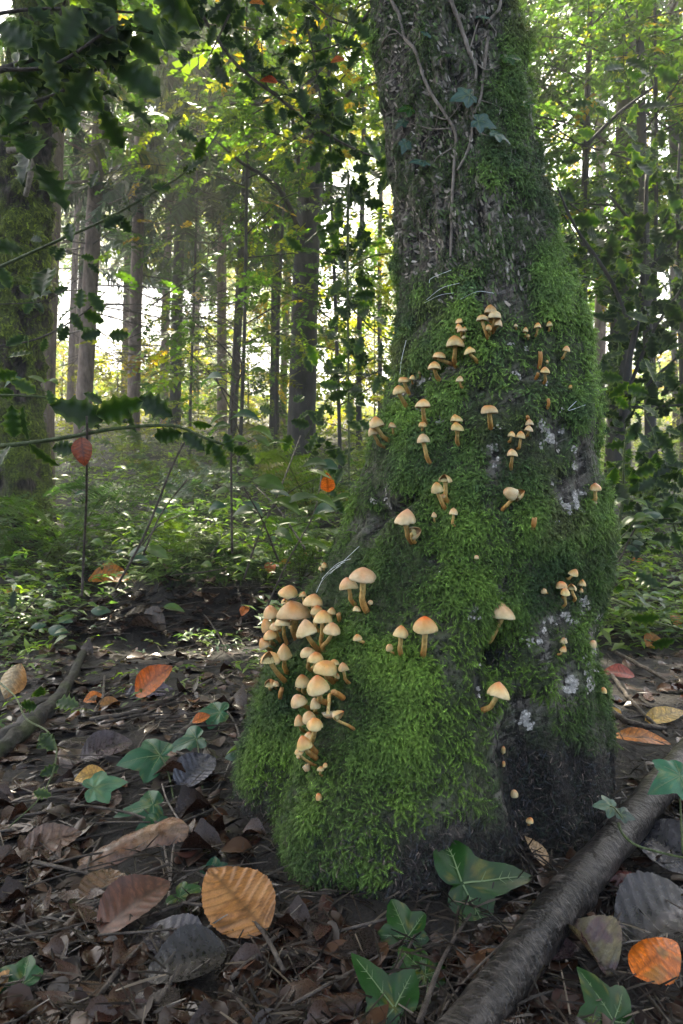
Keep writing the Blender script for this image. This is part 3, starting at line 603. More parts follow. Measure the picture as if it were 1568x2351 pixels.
 ('E', 800, 812, 330, 258, 1050, 1215, 'B', 44, -14, 'whitish wide cap with frilled rim in front at the middle of the big clump'),
 ('E', 985, 546, 212, 140, 1010, 900, 'D', 14, 0, 'brownish cap behind the glossy orange one in the big clump'),
 ('E', 1070, 645, 300, 204, 1085, 1195, 'D', 26, 0, 'glossy orange-tan mushroom with long stem on the inner side of the big clump'),
 ('E', 1210, 565, 145, 112, 1230, 760, 'D', 10, 4, 'small orange cap between the glossy mushroom and a broken stem'),
 ('E', 1316, 615, 78, 40, 1312, 790, 'S', 12, -4, 'broken orange stem standing on the inner edge of the big clump'),
 ('E', 1222, 825, 282, 188, 1110, 1235, 'D', 34, 4, 'tan mushroom with white curving stem, innermost of the big clump'),
 ('E', 265, 1256, 330, 240, 500, 1660, 'T', 34, -6, 'split-capped mushroom on a thick slanting stem below the big clump'),
 ('E', 480, 1176, 236, 242, 520, 1520, 'B', 36, 0, 'tall bell-shaped mushroom beside the split-capped one'),
 ('E', 840, 1182, 256, 144, 930, 1520, 'D', 30, -8, 'flat orange mushroom directly under the whitish frilled cap'),
 ('E', 960, 1266, 262, 178, 1000, 1500, 'D', 42, -4, 'cream mushroom overlapping the flat orange one under the frilled cap'),
 ('E', 1120, 1424, 380, 190, 1235, 1670, 'F', 44, 2, 'long double-lobed cap with a pine needle lying on it'),
 ('E', 1250, 1350, 166, 92, 1260, 1500, 'D', 22, 0, 'small cap peeping over the double-lobed one'),
 ('E', 1391, 1412, 165, 142, 1480, 1700, 'B', 20, 0, 'pointed little mushroom on the inner side of the double-lobed cap'),
 ('E', 1290, 1550, 120, 100, 1290, 1640, 'T', 16, 20, 'small curled brown cap hanging under the double-lobed one'),
 ('F', 715, 200, 222, 182, 760, 410, 'D', 24, -4, 'rounded mushroom beside the big smooth orange dome of the lower clump'),
 ('F', 930, 242, 356, 264, 1080, 555, 'B', 46, -4, 'big smooth orange dome at the head of the lower clump'),
 ('F', 655, 476, 258, 182, 830, 620, 'D', 32, -16, 'whitish tilted mushroom with red top under the rounded one'),
 ('F', 885, 530, 150, 166, 940, 700, 'D', 30, -16, 'brownish egg-shaped cap beside the tilted whitish mushroom'),
 ('F', 650, 310, 90, 70, 690, 370, 'T', 12, 30, 'torn scrap of orange cap under the rounded mushroom'),
 ('F', 245, 228, 180, 150, 280, 350, 'T', 12, -10, 'gnawed red-topped cap on the outer ridge of the root'),
 ('F', 335, 252, 110, 76, 340, 340, 'D', 12, 10, 'pale nibbled little cap next to the gnawed red-topped one'),
 ('F', 425, 330, 74, 40, 375, 485, 'S', 8, 12, 'broken orange stem on the mossy outer ridge of the root'),
 ('F', 650, 772, 152, 168, 780, 970, 'D', 26, -10, 'orange-nippled mushroom on the outer side of the twin round caps'),
 ('F', 810, 716, 212, 172, 860, 960, 'D', 26, 0, 'rear cap of the twin round mushrooms in the lower clump'),
 ('F', 892, 812, 252, 180, 900, 1265, 'D', 44, 0, 'front cap of the twin round mushrooms, on the longest stem of the lower clump'),
 ('F', 800, 990, 130, 100, 850, 1180, 'D', 22, 0, 'orange cap half hidden behind the deep orange conical one'),
 ('F', 738, 1076, 236, 222, 900, 1325, 'B', 40, -8, 'deep orange conical mushroom near the bottom of the lower clump'),
 ('F', 664, 1216, 132, 104, 910, 1450, 'D', 34, -6, 'yellow mushroom with a long stem lying along the moss below the conical one'),
 ('F', 660, 1296, 64, 54, 720, 1330, 'O', 20, 0, 'white scrap of cap just below the yellow long-stemmed mushroom'),
 ('F', 782, 1478, 104, 110, 840, 1450, 'F', 14, 155, 'greyish overturned cap at the very bottom of the lower clump'),
 ('F', 1092, 724, 182, 118, 1130, 395, 'U', 26, 172, 'broken mushroom hanging upside down with its gills showing white'),
 ('F', 1262, 690, 140, 220, 1460, 915, 'T', 24, 60, 'torn hollow mushroom with an orange foot, next to the upside-down one'),
 ('F', 1160, 372, 90, 60, 1290, 462, 'S', 14, -50, 'thick orange stem stump behind the upside-down mushroom'),
 ('F', 975, 1470, 102, 76, 992, 1590, 'D', 10, 0, 'larger of two tiny peach mushrooms below the lower clump'),
 ('F', 1041, 1428, 70, 66, 1030, 1480, 'O', 8, 0, 'smaller and pinker of two tiny peach mushrooms below the lower clump'),
]
def make_mushroom(idx, row):
    cr, cx, cy, w, h, bx, by, shp, out, tilt, label = row
    x0, y0, s = CROP[cr]; cx, bx = x0 + cx * s, x0 + bx * s; cy, by = y0 + cy * s, y0 + by * s; w *= s; h *= s
    foot, nrm = hit(bx, by)
    d = foot[1] - out * .001 - .3 * abs(nrm[1]) * (w / FV)
    dirx = pt(cx, cy, 1.0) - np.array([0, 0, CAM_Z])
    C = np.array([0, 0, CAM_Z]) + dirx * d
    px = d / FV; W_ = w * px; phi = (cy - 1176) / FV
    Hh = (h - .42 * w * max(0, phi)) * px if shp != 'O' else h * px
    Hh = max(Hh * .94, .36 * W_)
    grp = 'tan mushrooms growing on the mossy trunk'
    root = empty('mushroom', foot, label, 'mushroom', grp)
    r = np.random.default_rng(idx + 5)
    tl = math.radians(tilt)
    ax = np.array([math.sin(tl), -.10 + .06 * r.normal(), math.cos(tl)]); ax /= np.linalg.norm(ax)
    cen_off = .5 * Hh
    base = C - ax * cen_off                                   # underside centre of the cap
    inward = foot - nrm * .006
    redb = r.random()
    if shp == 'S':
        top = C; P = catmull([inward, foot + (top - foot) * .5 + np.array([r.normal(0, .0008), -.001, 0]), top], 7); wr = W_ * .5
        Rr = wr * np.linspace(1.0, .9, 7)
    else:
        wr = max(W_ * (.115 if W_ > .02 else .15), .0011)
        k = np.linalg.norm(base - foot)
        P = catmull([inward, foot + nrm * .12 * k + (base - foot) * .22, foot * .38 + base * .62 - ax * .04 * k + nrm * .05 * k, base - ax * .03 * k, base + ax * (.25 * Hh)], 12)
        Rr = wr * np.interp(np.linspace(0, 1, 12), [0, .15, .5, 1], [1.25, 1.1, .96, .92])
    V, F, T3 = tube(P, Rr, 10, .10)
    n = len(P); t = np.repeat(np.linspace(0, 1, n), 10); t = np.append(t, [0, 1])
    cc = lerp_stops(t, [(0, (.34, .155, .042)), (.2, (.50, .28, .085)), (.5, (.60, .44, .17)), (1, (.62, .51, .25))])
    if shp == 'S': cc = lerp_stops(t, [(0, (.38, .14, .03)), (.5, (.50, .25, .065)), (1, (.48, .27, .10))]) * .95
    cc = cc * np.exp(r.normal(0, .10))
    if shp == 'S':                                            # ragged broken end
        V[(n-1)*10:n*10] += (T3 is not None) * (P[-1] - P[-2]) * r.uniform(-.5, .5, (10, 1))
    ob('stem', mesh_np('stem', V - foot, [F, T3], M_stem, cc), root)
    if shp == 'S': return root
    torn = None
    if shp == 'T': torn = r.uniform(-2.4, -1.2)
    hh = Hh if shp != 'T' else max(Hh * .8, .5 * W_ * .5)
    me = cap_mesh(W_, hh, {'T': 'D', 'U': 'D'}.get(shp, shp), idx, torn, pale=(.35 if ('whit' in label or 'pale' in label or 'grey' in label) else r.uniform(0, .15)), red=1.0 if 'red' in label or 'orange' in label else 0.0)
    q = Vector((0, 0, 1)).rotation_difference(Vector(ax)); 
    co = ob('cap', me, root, loc=tuple(base - foot)); co.rotation_mode = 'QUATERNION'; co.rotation_quaternion = q
    if shp != 'O' and W_ > .008:
        g = ob('gills', gill_mesh(W_, hh, torn, (.62, .58, .42) if shp == 'U' else (.40, .34, .16)), co)
    return root
mush_objs = [make_mushroom(i, r_) for i, r_ in enumerate(MUSH)]
# dark crumbs of bark on the widest cap and a needle on the double cap
def crumb_mesh(n, spread):
    V, F = [], []
    for q in range(n):
        a = rng.uniform(0, 6.28); L = rng.uniform(.0015, .005); P0 = np.array([rng.normal(0, spread), rng.normal(0, spread * .3), rng.uniform(0, .002)]) 
        P0[2] -= 18 * (P0[0] ** 2)
        v, f, t3 = tube(np.array([P0, P0 + .5 * L * np.array([math.cos(a), math.sin(a), .3]), P0 + L * np.array([math.cos(a + .5), math.sin(a + .5), 0])]), [.0004, .0006, .0003], 4)
        F.append(f + len(np.vstack(V)) if V else f); V.append(v)
    return np.vstack(V), np.vstack(F)
V, F = crumb_mesh(46, .0075)
cp = mush_objs[[r_[10] for r_ in MUSH].index('widest cap of the big clump, sprinkled with dark crumbs of bark')]
cap_ob = [c_ for c_ in cp.children if c_.name.startswith('cap')][0]
zt = max(v.co.z for v in cap_ob.data.vertices)
co = np.array(cp.location) + np.array(cap_ob.location) + np.array([0, -.007, zt + .0005])
tag(ob('bark_crumbs', mesh_np('bark_crumbs', V, F, M_twig), loc=co), 'scatter of dark bark crumbs lying on the widest cap of the big clump', 'debris')
# ------------------------------------------------------------------ leaf shapes
def grid_leaf(nu, nv, wfun, pleat=0.0, nveins=7, curl=0.0, fold=0.1, droop=0.1, twist=0.0, serr=0.0, seed=0):
    """Flat-ish leaf, length 1 along +x from the stalk; returns V, F, vein mask."""
    r = np.random.default_rng(seed); u = np.linspace(0, 1, nu); v = np.linspace(-1, 1, nv); U, Vv = np.meshgrid(u, v, indexing='ij')
    wd = wfun(U) * (1 + serr * (r.random((nu, 1)) - .5)); Y = Vv * wd; X = U - .10 * np.abs(Vv) * 0
    ph = (U * nveins + .55 * (fbm(np.stack([U.ravel() * 5 + seed * 3.7, np.sign(Vv).ravel() * 2, 0 * U.ravel()], 1), 2).reshape(U.shape) - .5) * 2 - np.abs(Vv) * .9 * (nveins * .16)); saw = np.abs((ph % 1) - .5) * 2
    Z = pleat * (saw - .5) * np.minimum(1, np.abs(Vv) * 3) + fold * np.abs(Y) + curl * (Y ** 2) * 4 - droop * (U - .4) ** 2 + twist * Y * (U - .5)
    Z = Z + .03 * (fbm(np.stack([X.ravel() * 4 + seed, Y.ravel() * 4, 0 * X.ravel()], 1), 2).reshape(X.shape) - .5)
    vein = np.clip(1 - np.abs(Vv) * min(nv, 12) * .45, 0, 1) + .7 * (saw > .80) * (np.abs(Vv) > .08)
    i = np.arange(nu - 1)[:, None] * nv; j = np.arange(nv - 1)[None]
    F = np.stack([i + j, i + nv + j, i + nv + j + 1, i + j + 1], -1).reshape(-1, 4)
    return np.stack([X, Y, Z], -1).reshape(-1, 3), F, np.clip(vein, 0, 1).reshape(-1)
def w_beech(u): return .36 * np.sin(np.pi * np.clip(u, 0, 1) ** .85) ** .75 + .004
def w_oval(u): return .30 * np.sin(np.pi * np.clip(u, 0, 1) ** .9) ** .9 + .004
def w_lance(u): return .19 * np.sin(np.pi * np.clip(u, 0, 1) ** .8) ** .9 + .003
def ivy_leaf(seed=0, kind=0):
    """lobed ivy leaf: stalk joint at origin, main lobe along +x; rings of faces out to the lobed outline"""
    r = np.random.default_rng(seed)
    if kind == 0: O = [(-180, .10), (-150, .34), (-118, .48), (-92, .43), (-62, .72), (-34, .55), (-16, .74), (0, 1.0), (16, .74), (34, .55), (62, .72), (92, .43), (118, .48), (150, .34), (180, .10)]; lobes = [(0, 1.0), (62, .72), (-62, .72), (118, .48), (-118, .48)]
    else: O = [(-180, .09), (-150, .28), (-120, .38), (-95, .50), (-74, .60), (-50, .46), (-30, .42), (-14, .66), (0, 1.0), (12, .76), (26, .50), (44, .40), (70, .52), (92, .62), (112, .52), (140, .34), (180, .09)]; lobes = [(0, 1.0), (92, .62), (-74, .60)]
    a = np.linspace(-np.pi, np.pi, 73)[:-1]; A = np.array([o_[0] for o_ in O]) * D2R; RR0 = np.array([o_[1] * r.uniform(.94, 1.06) for o_ in O]); R = np.interp(a, A, RR0) * (1 + .015 * np.sin(a * 23 + seed))
    rings = np.array([.0, .2, .4, .6, .8, 1.0]); V = [(0, 0, 0)]; vm = [1.0]
    for q in rings[1:]:
        for aa, RR in zip(a, R):
            rr = q * RR; x, y = rr * math.cos(aa), rr * math.sin(aa); dmin = min(abs((aa - c * D2R + math.pi) % (2 * math.pi) - math.pi) for c, L in lobes)
            V.append((x, y, .10 * min(1, dmin * 2) * rr - .22 * rr * rr + .02 * math.sin(5 * aa + seed) * q)); vm.append(max(0, 1 - rr * dmin / .022))
    V = np.array(V); k = 72; j = np.arange(k); jn = (j + 1) % k
    T = np.stack([0 * j, 1 + j, 1 + jn], 1); Q = np.vstack([np.stack([1 + q * k + j, 1 + (q + 1) * k + j, 1 + (q + 1) * k + jn, 1 + q * k + jn], 1) for q in range(4)])
    veins = []
    for c, L in lobes:
        ang = c * D2R; t = np.linspace(0.02, .88 * L, 8); veins.append((np.stack([t * math.cos(ang), t * math.sin(ang), -.22 * t * t + .010], 1), L))
    return V, [T, Q], np.array(vm), veins
def holly_leaf(seed=0):
    r = np.random.default_rng(seed); ns = 4; top = [(0, 0)]
    n = 26; u = np.linspace(0, 1, n); w = .30 * np.sin(np.pi * u ** .85) ** .75
    sp = np.abs(((u * (ns + .5)) % 1) - .5) * 2; up_ = w * (.74 + .52 * sp ** 1.8) * (1 + .05 * r.normal(size=n)) * (u > 0) * (u < 1) + .003
    dn_ = w * (.74 + .52 * (2 * np.abs((((u + .06) * (ns + .5)) % 1) - .5)) ** 1.8) * (1 + .05 * r.normal(size=n)) * (u < 1) + .003
    V = []
    for q in range(n):
        wave = .07 * math.cos(u[q] * (ns + .5) * 2 * math.pi)
        zc = -.25 * (u[q] - .45) ** 2
        V += [(u[q], up_[q], zc + .06 + wave * up_[q] * 3), (u[q], up_[q] * .5, zc + .05), (u[q], 0, zc), (u[q], -dn_[q] * .5, zc + .05), (u[q], -dn_[q], zc + .06 + wave * dn_[q] * 3)]
    V = np.array(V); i = np.arange(n - 1)[:, None] * 5; j = np.arange(4)[None]
    F = np.stack([i + j, i + j + 1, i + 5 + j + 1, i + 5 + j], -1).reshape(-1, 4)
    edge = np.tile([1, 0, .3, 0, 1], n); return V, F, edge
# a frame: x along leaf, z = face normal
def frame(xdir, nrm):
    x = np.asarray(xdir, float); x = x / np.linalg.norm(x); z = np.asarray(nrm, float); z = z - x * z.dot(x); z /= np.linalg.norm(z); y = np.cross(z, x)
    return np.stack([x, y, z], 1)
def place(o, M, s, pos):
    o.matrix_world = Matrix([[*(M[0] * s), pos[0]], [*(M[1] * s), pos[1]], [*(M[2] * s), pos[2]], [0, 0, 0, 1]])

# ------------------------------------------------------------------ leaf litter: countless small stuff first
def ground_px(n, rects):
    A = np.array([(b - a) * (d - c) for a, b, c, d in rects], float); q = rng.choice(len(rects), n, p=A / A.sum()); R = np.array(rects, float)[q]
    return R[:, 0] + rng.random(n) * (R[:, 1] - R[:, 0]), R[:, 2] + rng.random(n) * (R[:, 3] - R[:, 2])
def gpts(vx, vy):
    d = np.linspace(.38, 14, 1400)[None]; x = (vx[:, None] - 784) / FV * d; z = CAM_Z + (1175.5 - vy[:, None]) / FV * d
    g = ground_fast(x, np.broadcast_to(d, x.shape)); b = z <= g; i = np.where(b.any(1), b.argmax(1), 1399); q = np.arange(len(vx))
    return np.stack([x[q, i], d[0, i], g[q, i]], 1)
EXCL = np.array([(542, 2118, 120), (308, 2112, 95), (305, 1955, 120), (350, 1562, 60), (1476, 1707, 70), (1528, 1656, 60), (1420, 1556, 40), (1508, 2262, 90), (1447, 2062, 85), (1530, 2135, 110), (1350, 2210, 80), (1100, 2030, 140), (936, 2130, 80), (965, 2225, 90), (905, 2315, 110), (1408, 2300, 80), (52, 2262, 70), (487, 1995, 40), (412, 2058, 45), (345, 1850, 80), (330, 1735, 80), (450, 1695, 60), (425, 2245, 90), (1530, 1985, 80)], float)
def excl(P, k=.85):
    px, py = project(P); return ((px[:, None] - EXCL[:, 0]) ** 2 + (py[:, None] - EXCL[:, 1]) ** 2 < (k * EXCL[:, 2]) ** 2).any(1)
LIT = [(-120, 640, 1330, 2450), (560, 1200, 2010, 2450), (1180, 1700, 1900, 2450), (1380, 1700, 1340, 1900)]
def in_tree(P, m=1.0):
    c = np.arctan2(P[:, 1] - 1.0, P[:, 0] - .13); q = trunk_point(c, np.full(len(P), .02)); return np.hypot(P[:, 0] - .13, P[:, 1] - 1.0) < m * np.hypot(q[:, 0] - .13, q[:, 1] - 1.0)
DEADCOL = np.array([.42, .335, .29]) * np.array([(.034, .019, .013), (.056, .031, .021), (.082, .049, .033), (.022, .016, .018), (.11, .070, .047), (.055, .024, .019), (.16, .11, .078), (.12, .045, .015)])
DEADP = np.array([.24, .24, .14, .10, .08, .14, .03, .03])
leafV, leafF, leafVm = grid_leaf(6, 4, w_beech, .0, 7, curl=.3, fold=.08, droop=.25, twist=.3, seed=3)
leafV2, leafF2, leafVm2 = grid_leaf(6, 4, w_oval, .0, 7, curl=-.4, fold=-.06, droop=-.25, twist=-.35, seed=4)
Vs, Fs, Cs, off = [], [], [], 0
for (tv, tf, n) in ((leafV, leafF, 4800), (leafV2, leafF2, 4400)):
    vx, vy = ground_px(n, LIT + [(-900, 0, 1330, 2450), (1568, 2700, 1330, 2450), (0, 640, 1420, 1680), (-120, 640, 1260, 1460), (-120, 640, 1300, 1460), (-120, 640, 1330, 1430), (1400, 1700, 1240, 1400)]); P = gpts(vx, vy); P = P[~in_tree(P, 1.1)]; n = len(P)
    P = P[~excl(P)]; n = len(P); P[:, 2] += rng.uniform(-.004, .005, n)
    M = rot_frames(n, None, rng.normal(0, .17, n), rng.normal(0, .19, n)); sc = rng.uniform(.016, .046, n) * np.clip(.55 + .45 * P[:, 1], .7, 1.4)
    col = DEADCOL[rng.choice(8, n, p=DEADP)] * np.exp(rng.normal(0, .25, n))[:, None]
    v, f, c = scatter(tv * [1, 1, .8], [tf], P, M, sc, col); Vs.append(v); Fs.append(f[0] + off); Cs.append(c); off += len(v)
ob('leaf_litter', mesh_np('leaf_litter', np.vstack(Vs), np.vstack(Fs), M_dead, np.vstack(Cs)), kind='stuff')
# slivers, needles and crumbs
SL = np.array([(-.5, -.02, 0), (-.5, .02, 0), (.5, .015, .0), (.5, -.015, 0), (0, 0, .05)]); SLF = [np.array([(0, 1, 4), (1, 2, 4), (2, 3, 4), (3, 0, 4)])]
n = 5200; vx, vy = ground_px(n, LIT + [(1100, 1500, 1750, 2100)]); P = gpts(vx, vy); P = P[~in_tree(P, .98)]; n = len(P); P[:, 2] += rng.uniform(0, .012, n)
col = np.array([(.016, .012, .010), (.034, .026, .021), (.11, .088, .068), (.007, .005, .005)])[rng.choice(4, n, p=[.4, .24, .06, .3])]
v, f, c = scatter(SL, SLF, P, rot_frames(n, None, rng.normal(0, .3, n), 0), rng.uniform(.006, .042, n), col)
ob('twig_debris', mesh_np('twig_debris', v, f, M_dead, c), kind='stuff')

# ------------------------------------------------------------------ single dead leaves that can be picked out
dead_me = []
for k in range(10):
    wf = [w_beech, w_oval, w_beech, w_oval, w_lance][k % 5]
    v, f, vm = grid_leaf(15, 9, wf, .016, 7, curl=rng.uniform(-1.2, 1.2), fold=rng.uniform(-.15, .3), droop=rng.uniform(-.5, .8), twist=rng.uniform(-.8, .8), serr=.10, seed=20 + k)
    col = DEADCOL[[0, 1, 3, 2, 5, 0, 4, 1, 3, 2][k]] * 1.1; C = col * (1 - .35 * vm[:, None]) * (.8 + .4 * fbm(v * 9 + k, 2))[:, None]
    dead_me.append(mesh_np('dead_leaf', v, f, M_wet if k % 3 == 0 else M_dead, C))
DL_LAB = {'l': ('dark wet dead leaf lying in the litter beside the mossy root', 'dead leaves of the litter beside the root'),
          'b': ('dark wet dead leaf in the near soil below the tree\'s foot', 'dead leaves of the litter before the tree'),
          'r': ('dull dead leaf among twigs on the shaded side of the trunk', 'dead leaves of the litter on the shaded side')}
DNAME = ['dark brown', 'mid-brown', 'blackish', 'pale brown', 'reddish brown', 'dark brown', 'tan', 'mid-brown', 'blackish', 'pale brown']; DSHP = ['broad', 'oval', 'broad', 'oval', 'narrow'] * 2
LMK = [(542, 2118, 'the pleated tan beech leaf'), (308, 2112, 'the reddish oval leaf under a twig'), (305, 1955, 'the big crumpled wet leaf'), (350, 1562, 'the largest orange leaf'), (216, 1611, 'the round orange scrap'), (1476, 1707, 'the long orange leaf'), (1528, 1656, 'the yellow-tan pointed leaf'), (1420, 1556, 'the dusky red leaf'),
       (1508, 2262, 'the vivid orange corner leaf'), (1447, 2062, 'the glossy maroon leaf'), (1530, 2135, 'the charcoal veined leaf'), (1350, 2210, 'the olive-brown folded leaf'), (936, 2152, 'the shining ivy cluster'), (52, 2262, 'the white-veined ivy leaf'), (340, 1850, 'the ivy runner'), (368, 1735, 'the wide low ivy leaf'), (505, 1635, 'the highest ivy leaf'),
       (120, 1600, 'the mossy log'), (40, 1562, 'the pale cream leaf'), (110, 1700, 'the green holly runner'), (640, 1560, 'the big mushroom clump'), (1250, 2050, 'the thick fallen branch'), (1490, 1420, 'the low holly sprig'), (425, 2245, 'the black smooth leaf'), (110, 1960, 'the long brown bank leaf'), (330, 1425, 'the arching grey leaf'), (700, 2060, 'the mossy root toe'), (60, 2100, 'the dark soil at the edge'), (780, 2300, 'the bottom edge below the root')]
seen_lab = {}
def near_lab(px, py): 
    L_ = sorted(LMK, key=lambda l: (l[0] - px) ** 2 + (l[1] - py) ** 2); l = L_[0]; dx, dy = px - l[0], py - l[1]
    w = ('above' if dy < 0 else 'below') if abs(dy) > abs(dx) else ('to the left of' if dx < 0 else 'to the right of'); return w, l[2], L_[1][2]
def pairs(px, py):
    L_ = sorted(LMK, key=lambda l: (l[0] - px) ** 2 + (l[1] - py) ** 2)[:6]; return [(L_[i][2], L_[j][2]) for j in range(1, 6) for i in range(j)]
def uniq(cands):
    for c_ in cands:
        if c_ not in seen_lab and len(c_.replace('-', ' ').split()) <= 16: return c_
    return cands[0]
def dead_label(dm, s, px, py):
    sz = 'small' if s < .034 else ('middling' if s < .048 else 'large'); w, l, l2 = near_lab(px, py); lab = f'{sz} {DNAME[dm]} {DSHP[dm]} dead leaf {w} {l}'
    lab = uniq([lab, f'{sz} {DNAME[dm]} {DSHP[dm]} leaf touching litter {w} {l}'] + [f'{sz} {DNAME[dm]} {DSHP[dm]} leaf between {p} and {q_}' for p, q_ in pairs(px, py)])
    seen_lab[lab] = 1; return ' '.join(lab.split()[:16])
nd = 270; vx, vy = ground_px(nd, [(-60, 600, 1420, 2400), (-60, 600, 1800, 2400), (560, 1050, 2080, 2400), (1300, 1640, 1950, 2400), (1400, 1640, 1460, 1950)]); P = gpts(vx, vy)
keep = ~in_tree(P, 1.12) & ~excl(P, 1.0)
for q in np.where(keep)[0]:
    px, py = vx[q], vy[q]; zone = 'r' if px > 1200 else ('b' if px > 600 or py > 2080 else 'l')
    yaw = rng.uniform(0, 6.28); nrm = np.array([rng.normal(0, .22), rng.normal(0, .22) - .15, 1.0]); s = rng.uniform(.028, .058) * min(1.25, .6 + .5 * P[q][1])
    dm = int(rng.integers(10)); o = ob('dead_leaf', dead_me[dm]); M = frame((math.cos(yaw), math.sin(yaw), rng.normal(0, .15)), nrm)
    place(o, M, s, P[q] + np.array([0, 0, .004 + .006 * rng.random()]) - M[:, 0] * s * .5); tag(o, dead_label(dm, s, px, py), 'leaf', DL_LAB[zone][1])

def hero_leaf(name, label, cat, vx, vy, len_px, ang, col, wf=w_beech, tilt=(0, -.25), pleat=.009, nveins=8, curl=0.2, fold=.1, droop=.3, twist=.2, mat=None, lift=.006, vcol=.5, depth=None, stalk=True, seed=1, wide=1.0, col2=None):
    """a leaf centred on a photograph point, lying on the ground (or hanging at a depth), its tip towards ang (deg, 0 = picture right, 90 = away/up)"""
    c = gpt(vx, vy, lift) if depth is None else pt(vx, vy, depth)
    L = len_px * c[1] / FV; v, f, vm = grid_leaf(64, 19, wf, pleat, nveins, curl, fold, droop, twist, .05, seed)
    v = v * [1, wide, 1]
    C = np.array(col) * (.45 + 1.1 * fbm(v * 7 + seed * 3, 4))[:, None] * (.8 + .4 * (fbm(v * 30, 2) > .56))[:, None]
    if col2 is not None: C = C + (np.array(col2) - C) * sstep(.48, .62, fbm(v * 5 + seed, 3))[:, None]
    C = C * (1 - (1 - vcol) * vm[:, None])
    a = math.radians(ang)
    if depth is None: xd = np.array([math.cos(a), math.sin(a) * (1.0), 0.0]); nr = np.array([tilt[0], tilt[1], 1.0])
    else: xd = np.array([math.cos(a), -.15, math.sin(a)]); nr = np.array([tilt[0], -1.0, tilt[1]])
    xd = xd - nr * xd.dot(nr) / nr.dot(nr)
    M = frame(xd, nr); o = ob(name, mesh_np(name, v, f, mat or M_hero, np.clip(C, .004, .8))); place(o, M, L, c - M[:, 0] * L * .5); tag(o, label, cat)
    if stalk:
        P = catmull([(.02, 0, 0), (-.10, .01, .01), (-.2, .03, 0)], 5); tube_ob('stalk', P, .007, M_twig, o, 5)
    return o
HL = hero_leaf
HL('beech_leaf', 'large tan beech leaf with pleated side veins flat before the mossy root', 'leaf', 542, 2118, 215, 133, (.27, .115, .032), tilt=(.05, -.5), pleat=.022, nveins=9, curl=.05, fold=.02, droop=.1, wide=1.02, vcol=.45, seed=5, lift=.022, col2=(.34, .16, .055))
HL('dead_leaf', 'reddish brown oval leaf crossed by a twig near the tan beech leaf', 'leaf', 308, 2112, 185, 48, (.085, .035, .022), tilt=(-.1, -.4), pleat=.008, seed=6, lift=.016, vcol=.6)
HL('dead_leaf', 'big crumpled wet brown leaf with glossy folds under the ivy sprig', 'leaf', 305, 1955, 250, 22, (.13, .065, .038), tilt=(-.1, -.45), pleat=.014, nveins=7, curl=-.9, twist=1.1, seed=7, lift=.014, mat=M_wet, col2=(.2, .12, .075))
HL('fallen_leaf', 'bright orange leaf standing in dark litter, largest orange one by the twigs', 'leaf', 350, 1562, 104, 48, (.36, .095, .010), depth=1.36, tilt=(-.3, .5), pleat=.015, seed=8, wide=.85, vcol=.55)
HL('fallen_leaf', 'small round orange leaf scrap downhill of the largest orange leaf', 'leaf', 216, 1611, 48, 30, (.46, .14, .015), wf=w_oval, tilt=(.1, -.7), seed=9, wide=1.3)
HL('fallen_leaf', 'small orange-brown leaf under the holly sprig with a yellow edge', 'leaf', 245, 1628, 60, 210, (.25, .12, .03), tilt=(.1, -.5), seed=10)
HL('fallen_leaf', 'pale cream leaf hanging beside a thin stem at the picture\'s edge', 'leaf', 30, 1562, 84, 250, (.30, .235, .13), wf=w_oval, depth=1.22, tilt=(.5, .5), pleat=.03, curl=-1.2, seed=11, wide=1.1, vcol=.8)
HL('dead_leaf', 'purplish wet leaf shining like metal in the litter', 'leaf', 340, 1596, 130, 20, (.045, .040, .058), wf=w_oval, tilt=(0, -.35), seed=12, mat=M_wet, col2=(.07, .06, .09))
HL('dead_leaf', 'rust-orange leaf strip lying under the bare sapling\'s foot', 'leaf', 250, 1352, 95, 8, (.42, .15, .02), tilt=(0, -.7), seed=13, depth=None, lift=.05)
HL('fallen_leaf', 'long orange leaf on the ground beside the thick fallen branch', 'leaf', 1476, 1707, 128, -8, (.45, .15, .015), wf=w_lance, tilt=(0, -.45), pleat=.005, seed=14, lift=.010)
HL('fallen_leaf', 'yellow-tan pointed leaf behind the thick fallen branch', 'leaf', 1528, 1656, 110, 20, (.42, .28, .08), wf=w_lance, tilt=(-.1, -.5), seed=15, lift=.012, wide=1.2)
HL('fallen_leaf', 'dusky red leaf lying flat against the shaded trunk foot', 'leaf', 1420, 1556, 72, 165, (.24, .055, .04), wf=w_oval, tilt=(0, -.6), pleat=.004, seed=16, lift=.012)
HL('fallen_leaf', 'small yellow curled leaf at the bottom of the shaded trunk edge', 'leaf', 1410, 1648, 44, 110, (.5, .33, .09), wf=w_oval, tilt=(.1, -.7), seed=17, lift=.01)
HL('fallen_leaf', 'orange leaf leaning behind the pale holly sprig', 'leaf', 1500, 1485, 62, 60, (.40, .16, .03), tilt=(.2, -.8), seed=18, lift=.02)
HL('fallen_leaf', 'vivid orange leaf with green blotches in the near corner', 'leaf', 1508, 2262, 150, 32, (.46, .11, .006), tilt=(-.1, -.45), pleat=.008, curl=-.3, seed=19, lift=.022, col2=(.26, .10, .012), wide=.95)
HL('dead_leaf', 'glossy maroon curled leaf beside the thick fallen branch', 'leaf', 1447, 2062, 150, 165, (.075, .022, .020), wf=w_oval, tilt=(0, -.5), pleat=.02, curl=-.9, fold=-.2, seed=21, lift=.02, mat=M_wet, wide=1.1)
HL('dead_leaf', 'big charcoal leaf with pale parallel veins in the near corner', 'leaf', 1530, 2135, 270, 28, (.013, .011, .012), tilt=(0, -.35), pleat=.010, nveins=8, seed=22, lift=.010, mat=M_wet, vcol=3.0, wide=1.0)
HL('dead_leaf', 'slate-blue shining leaf upright at the picture\'s edge', 'leaf', 1530, 1985, 175, 118, (.016, .015, .020), tilt=(-.3, -.6), seed=23, lift=.02, mat=M_wet)
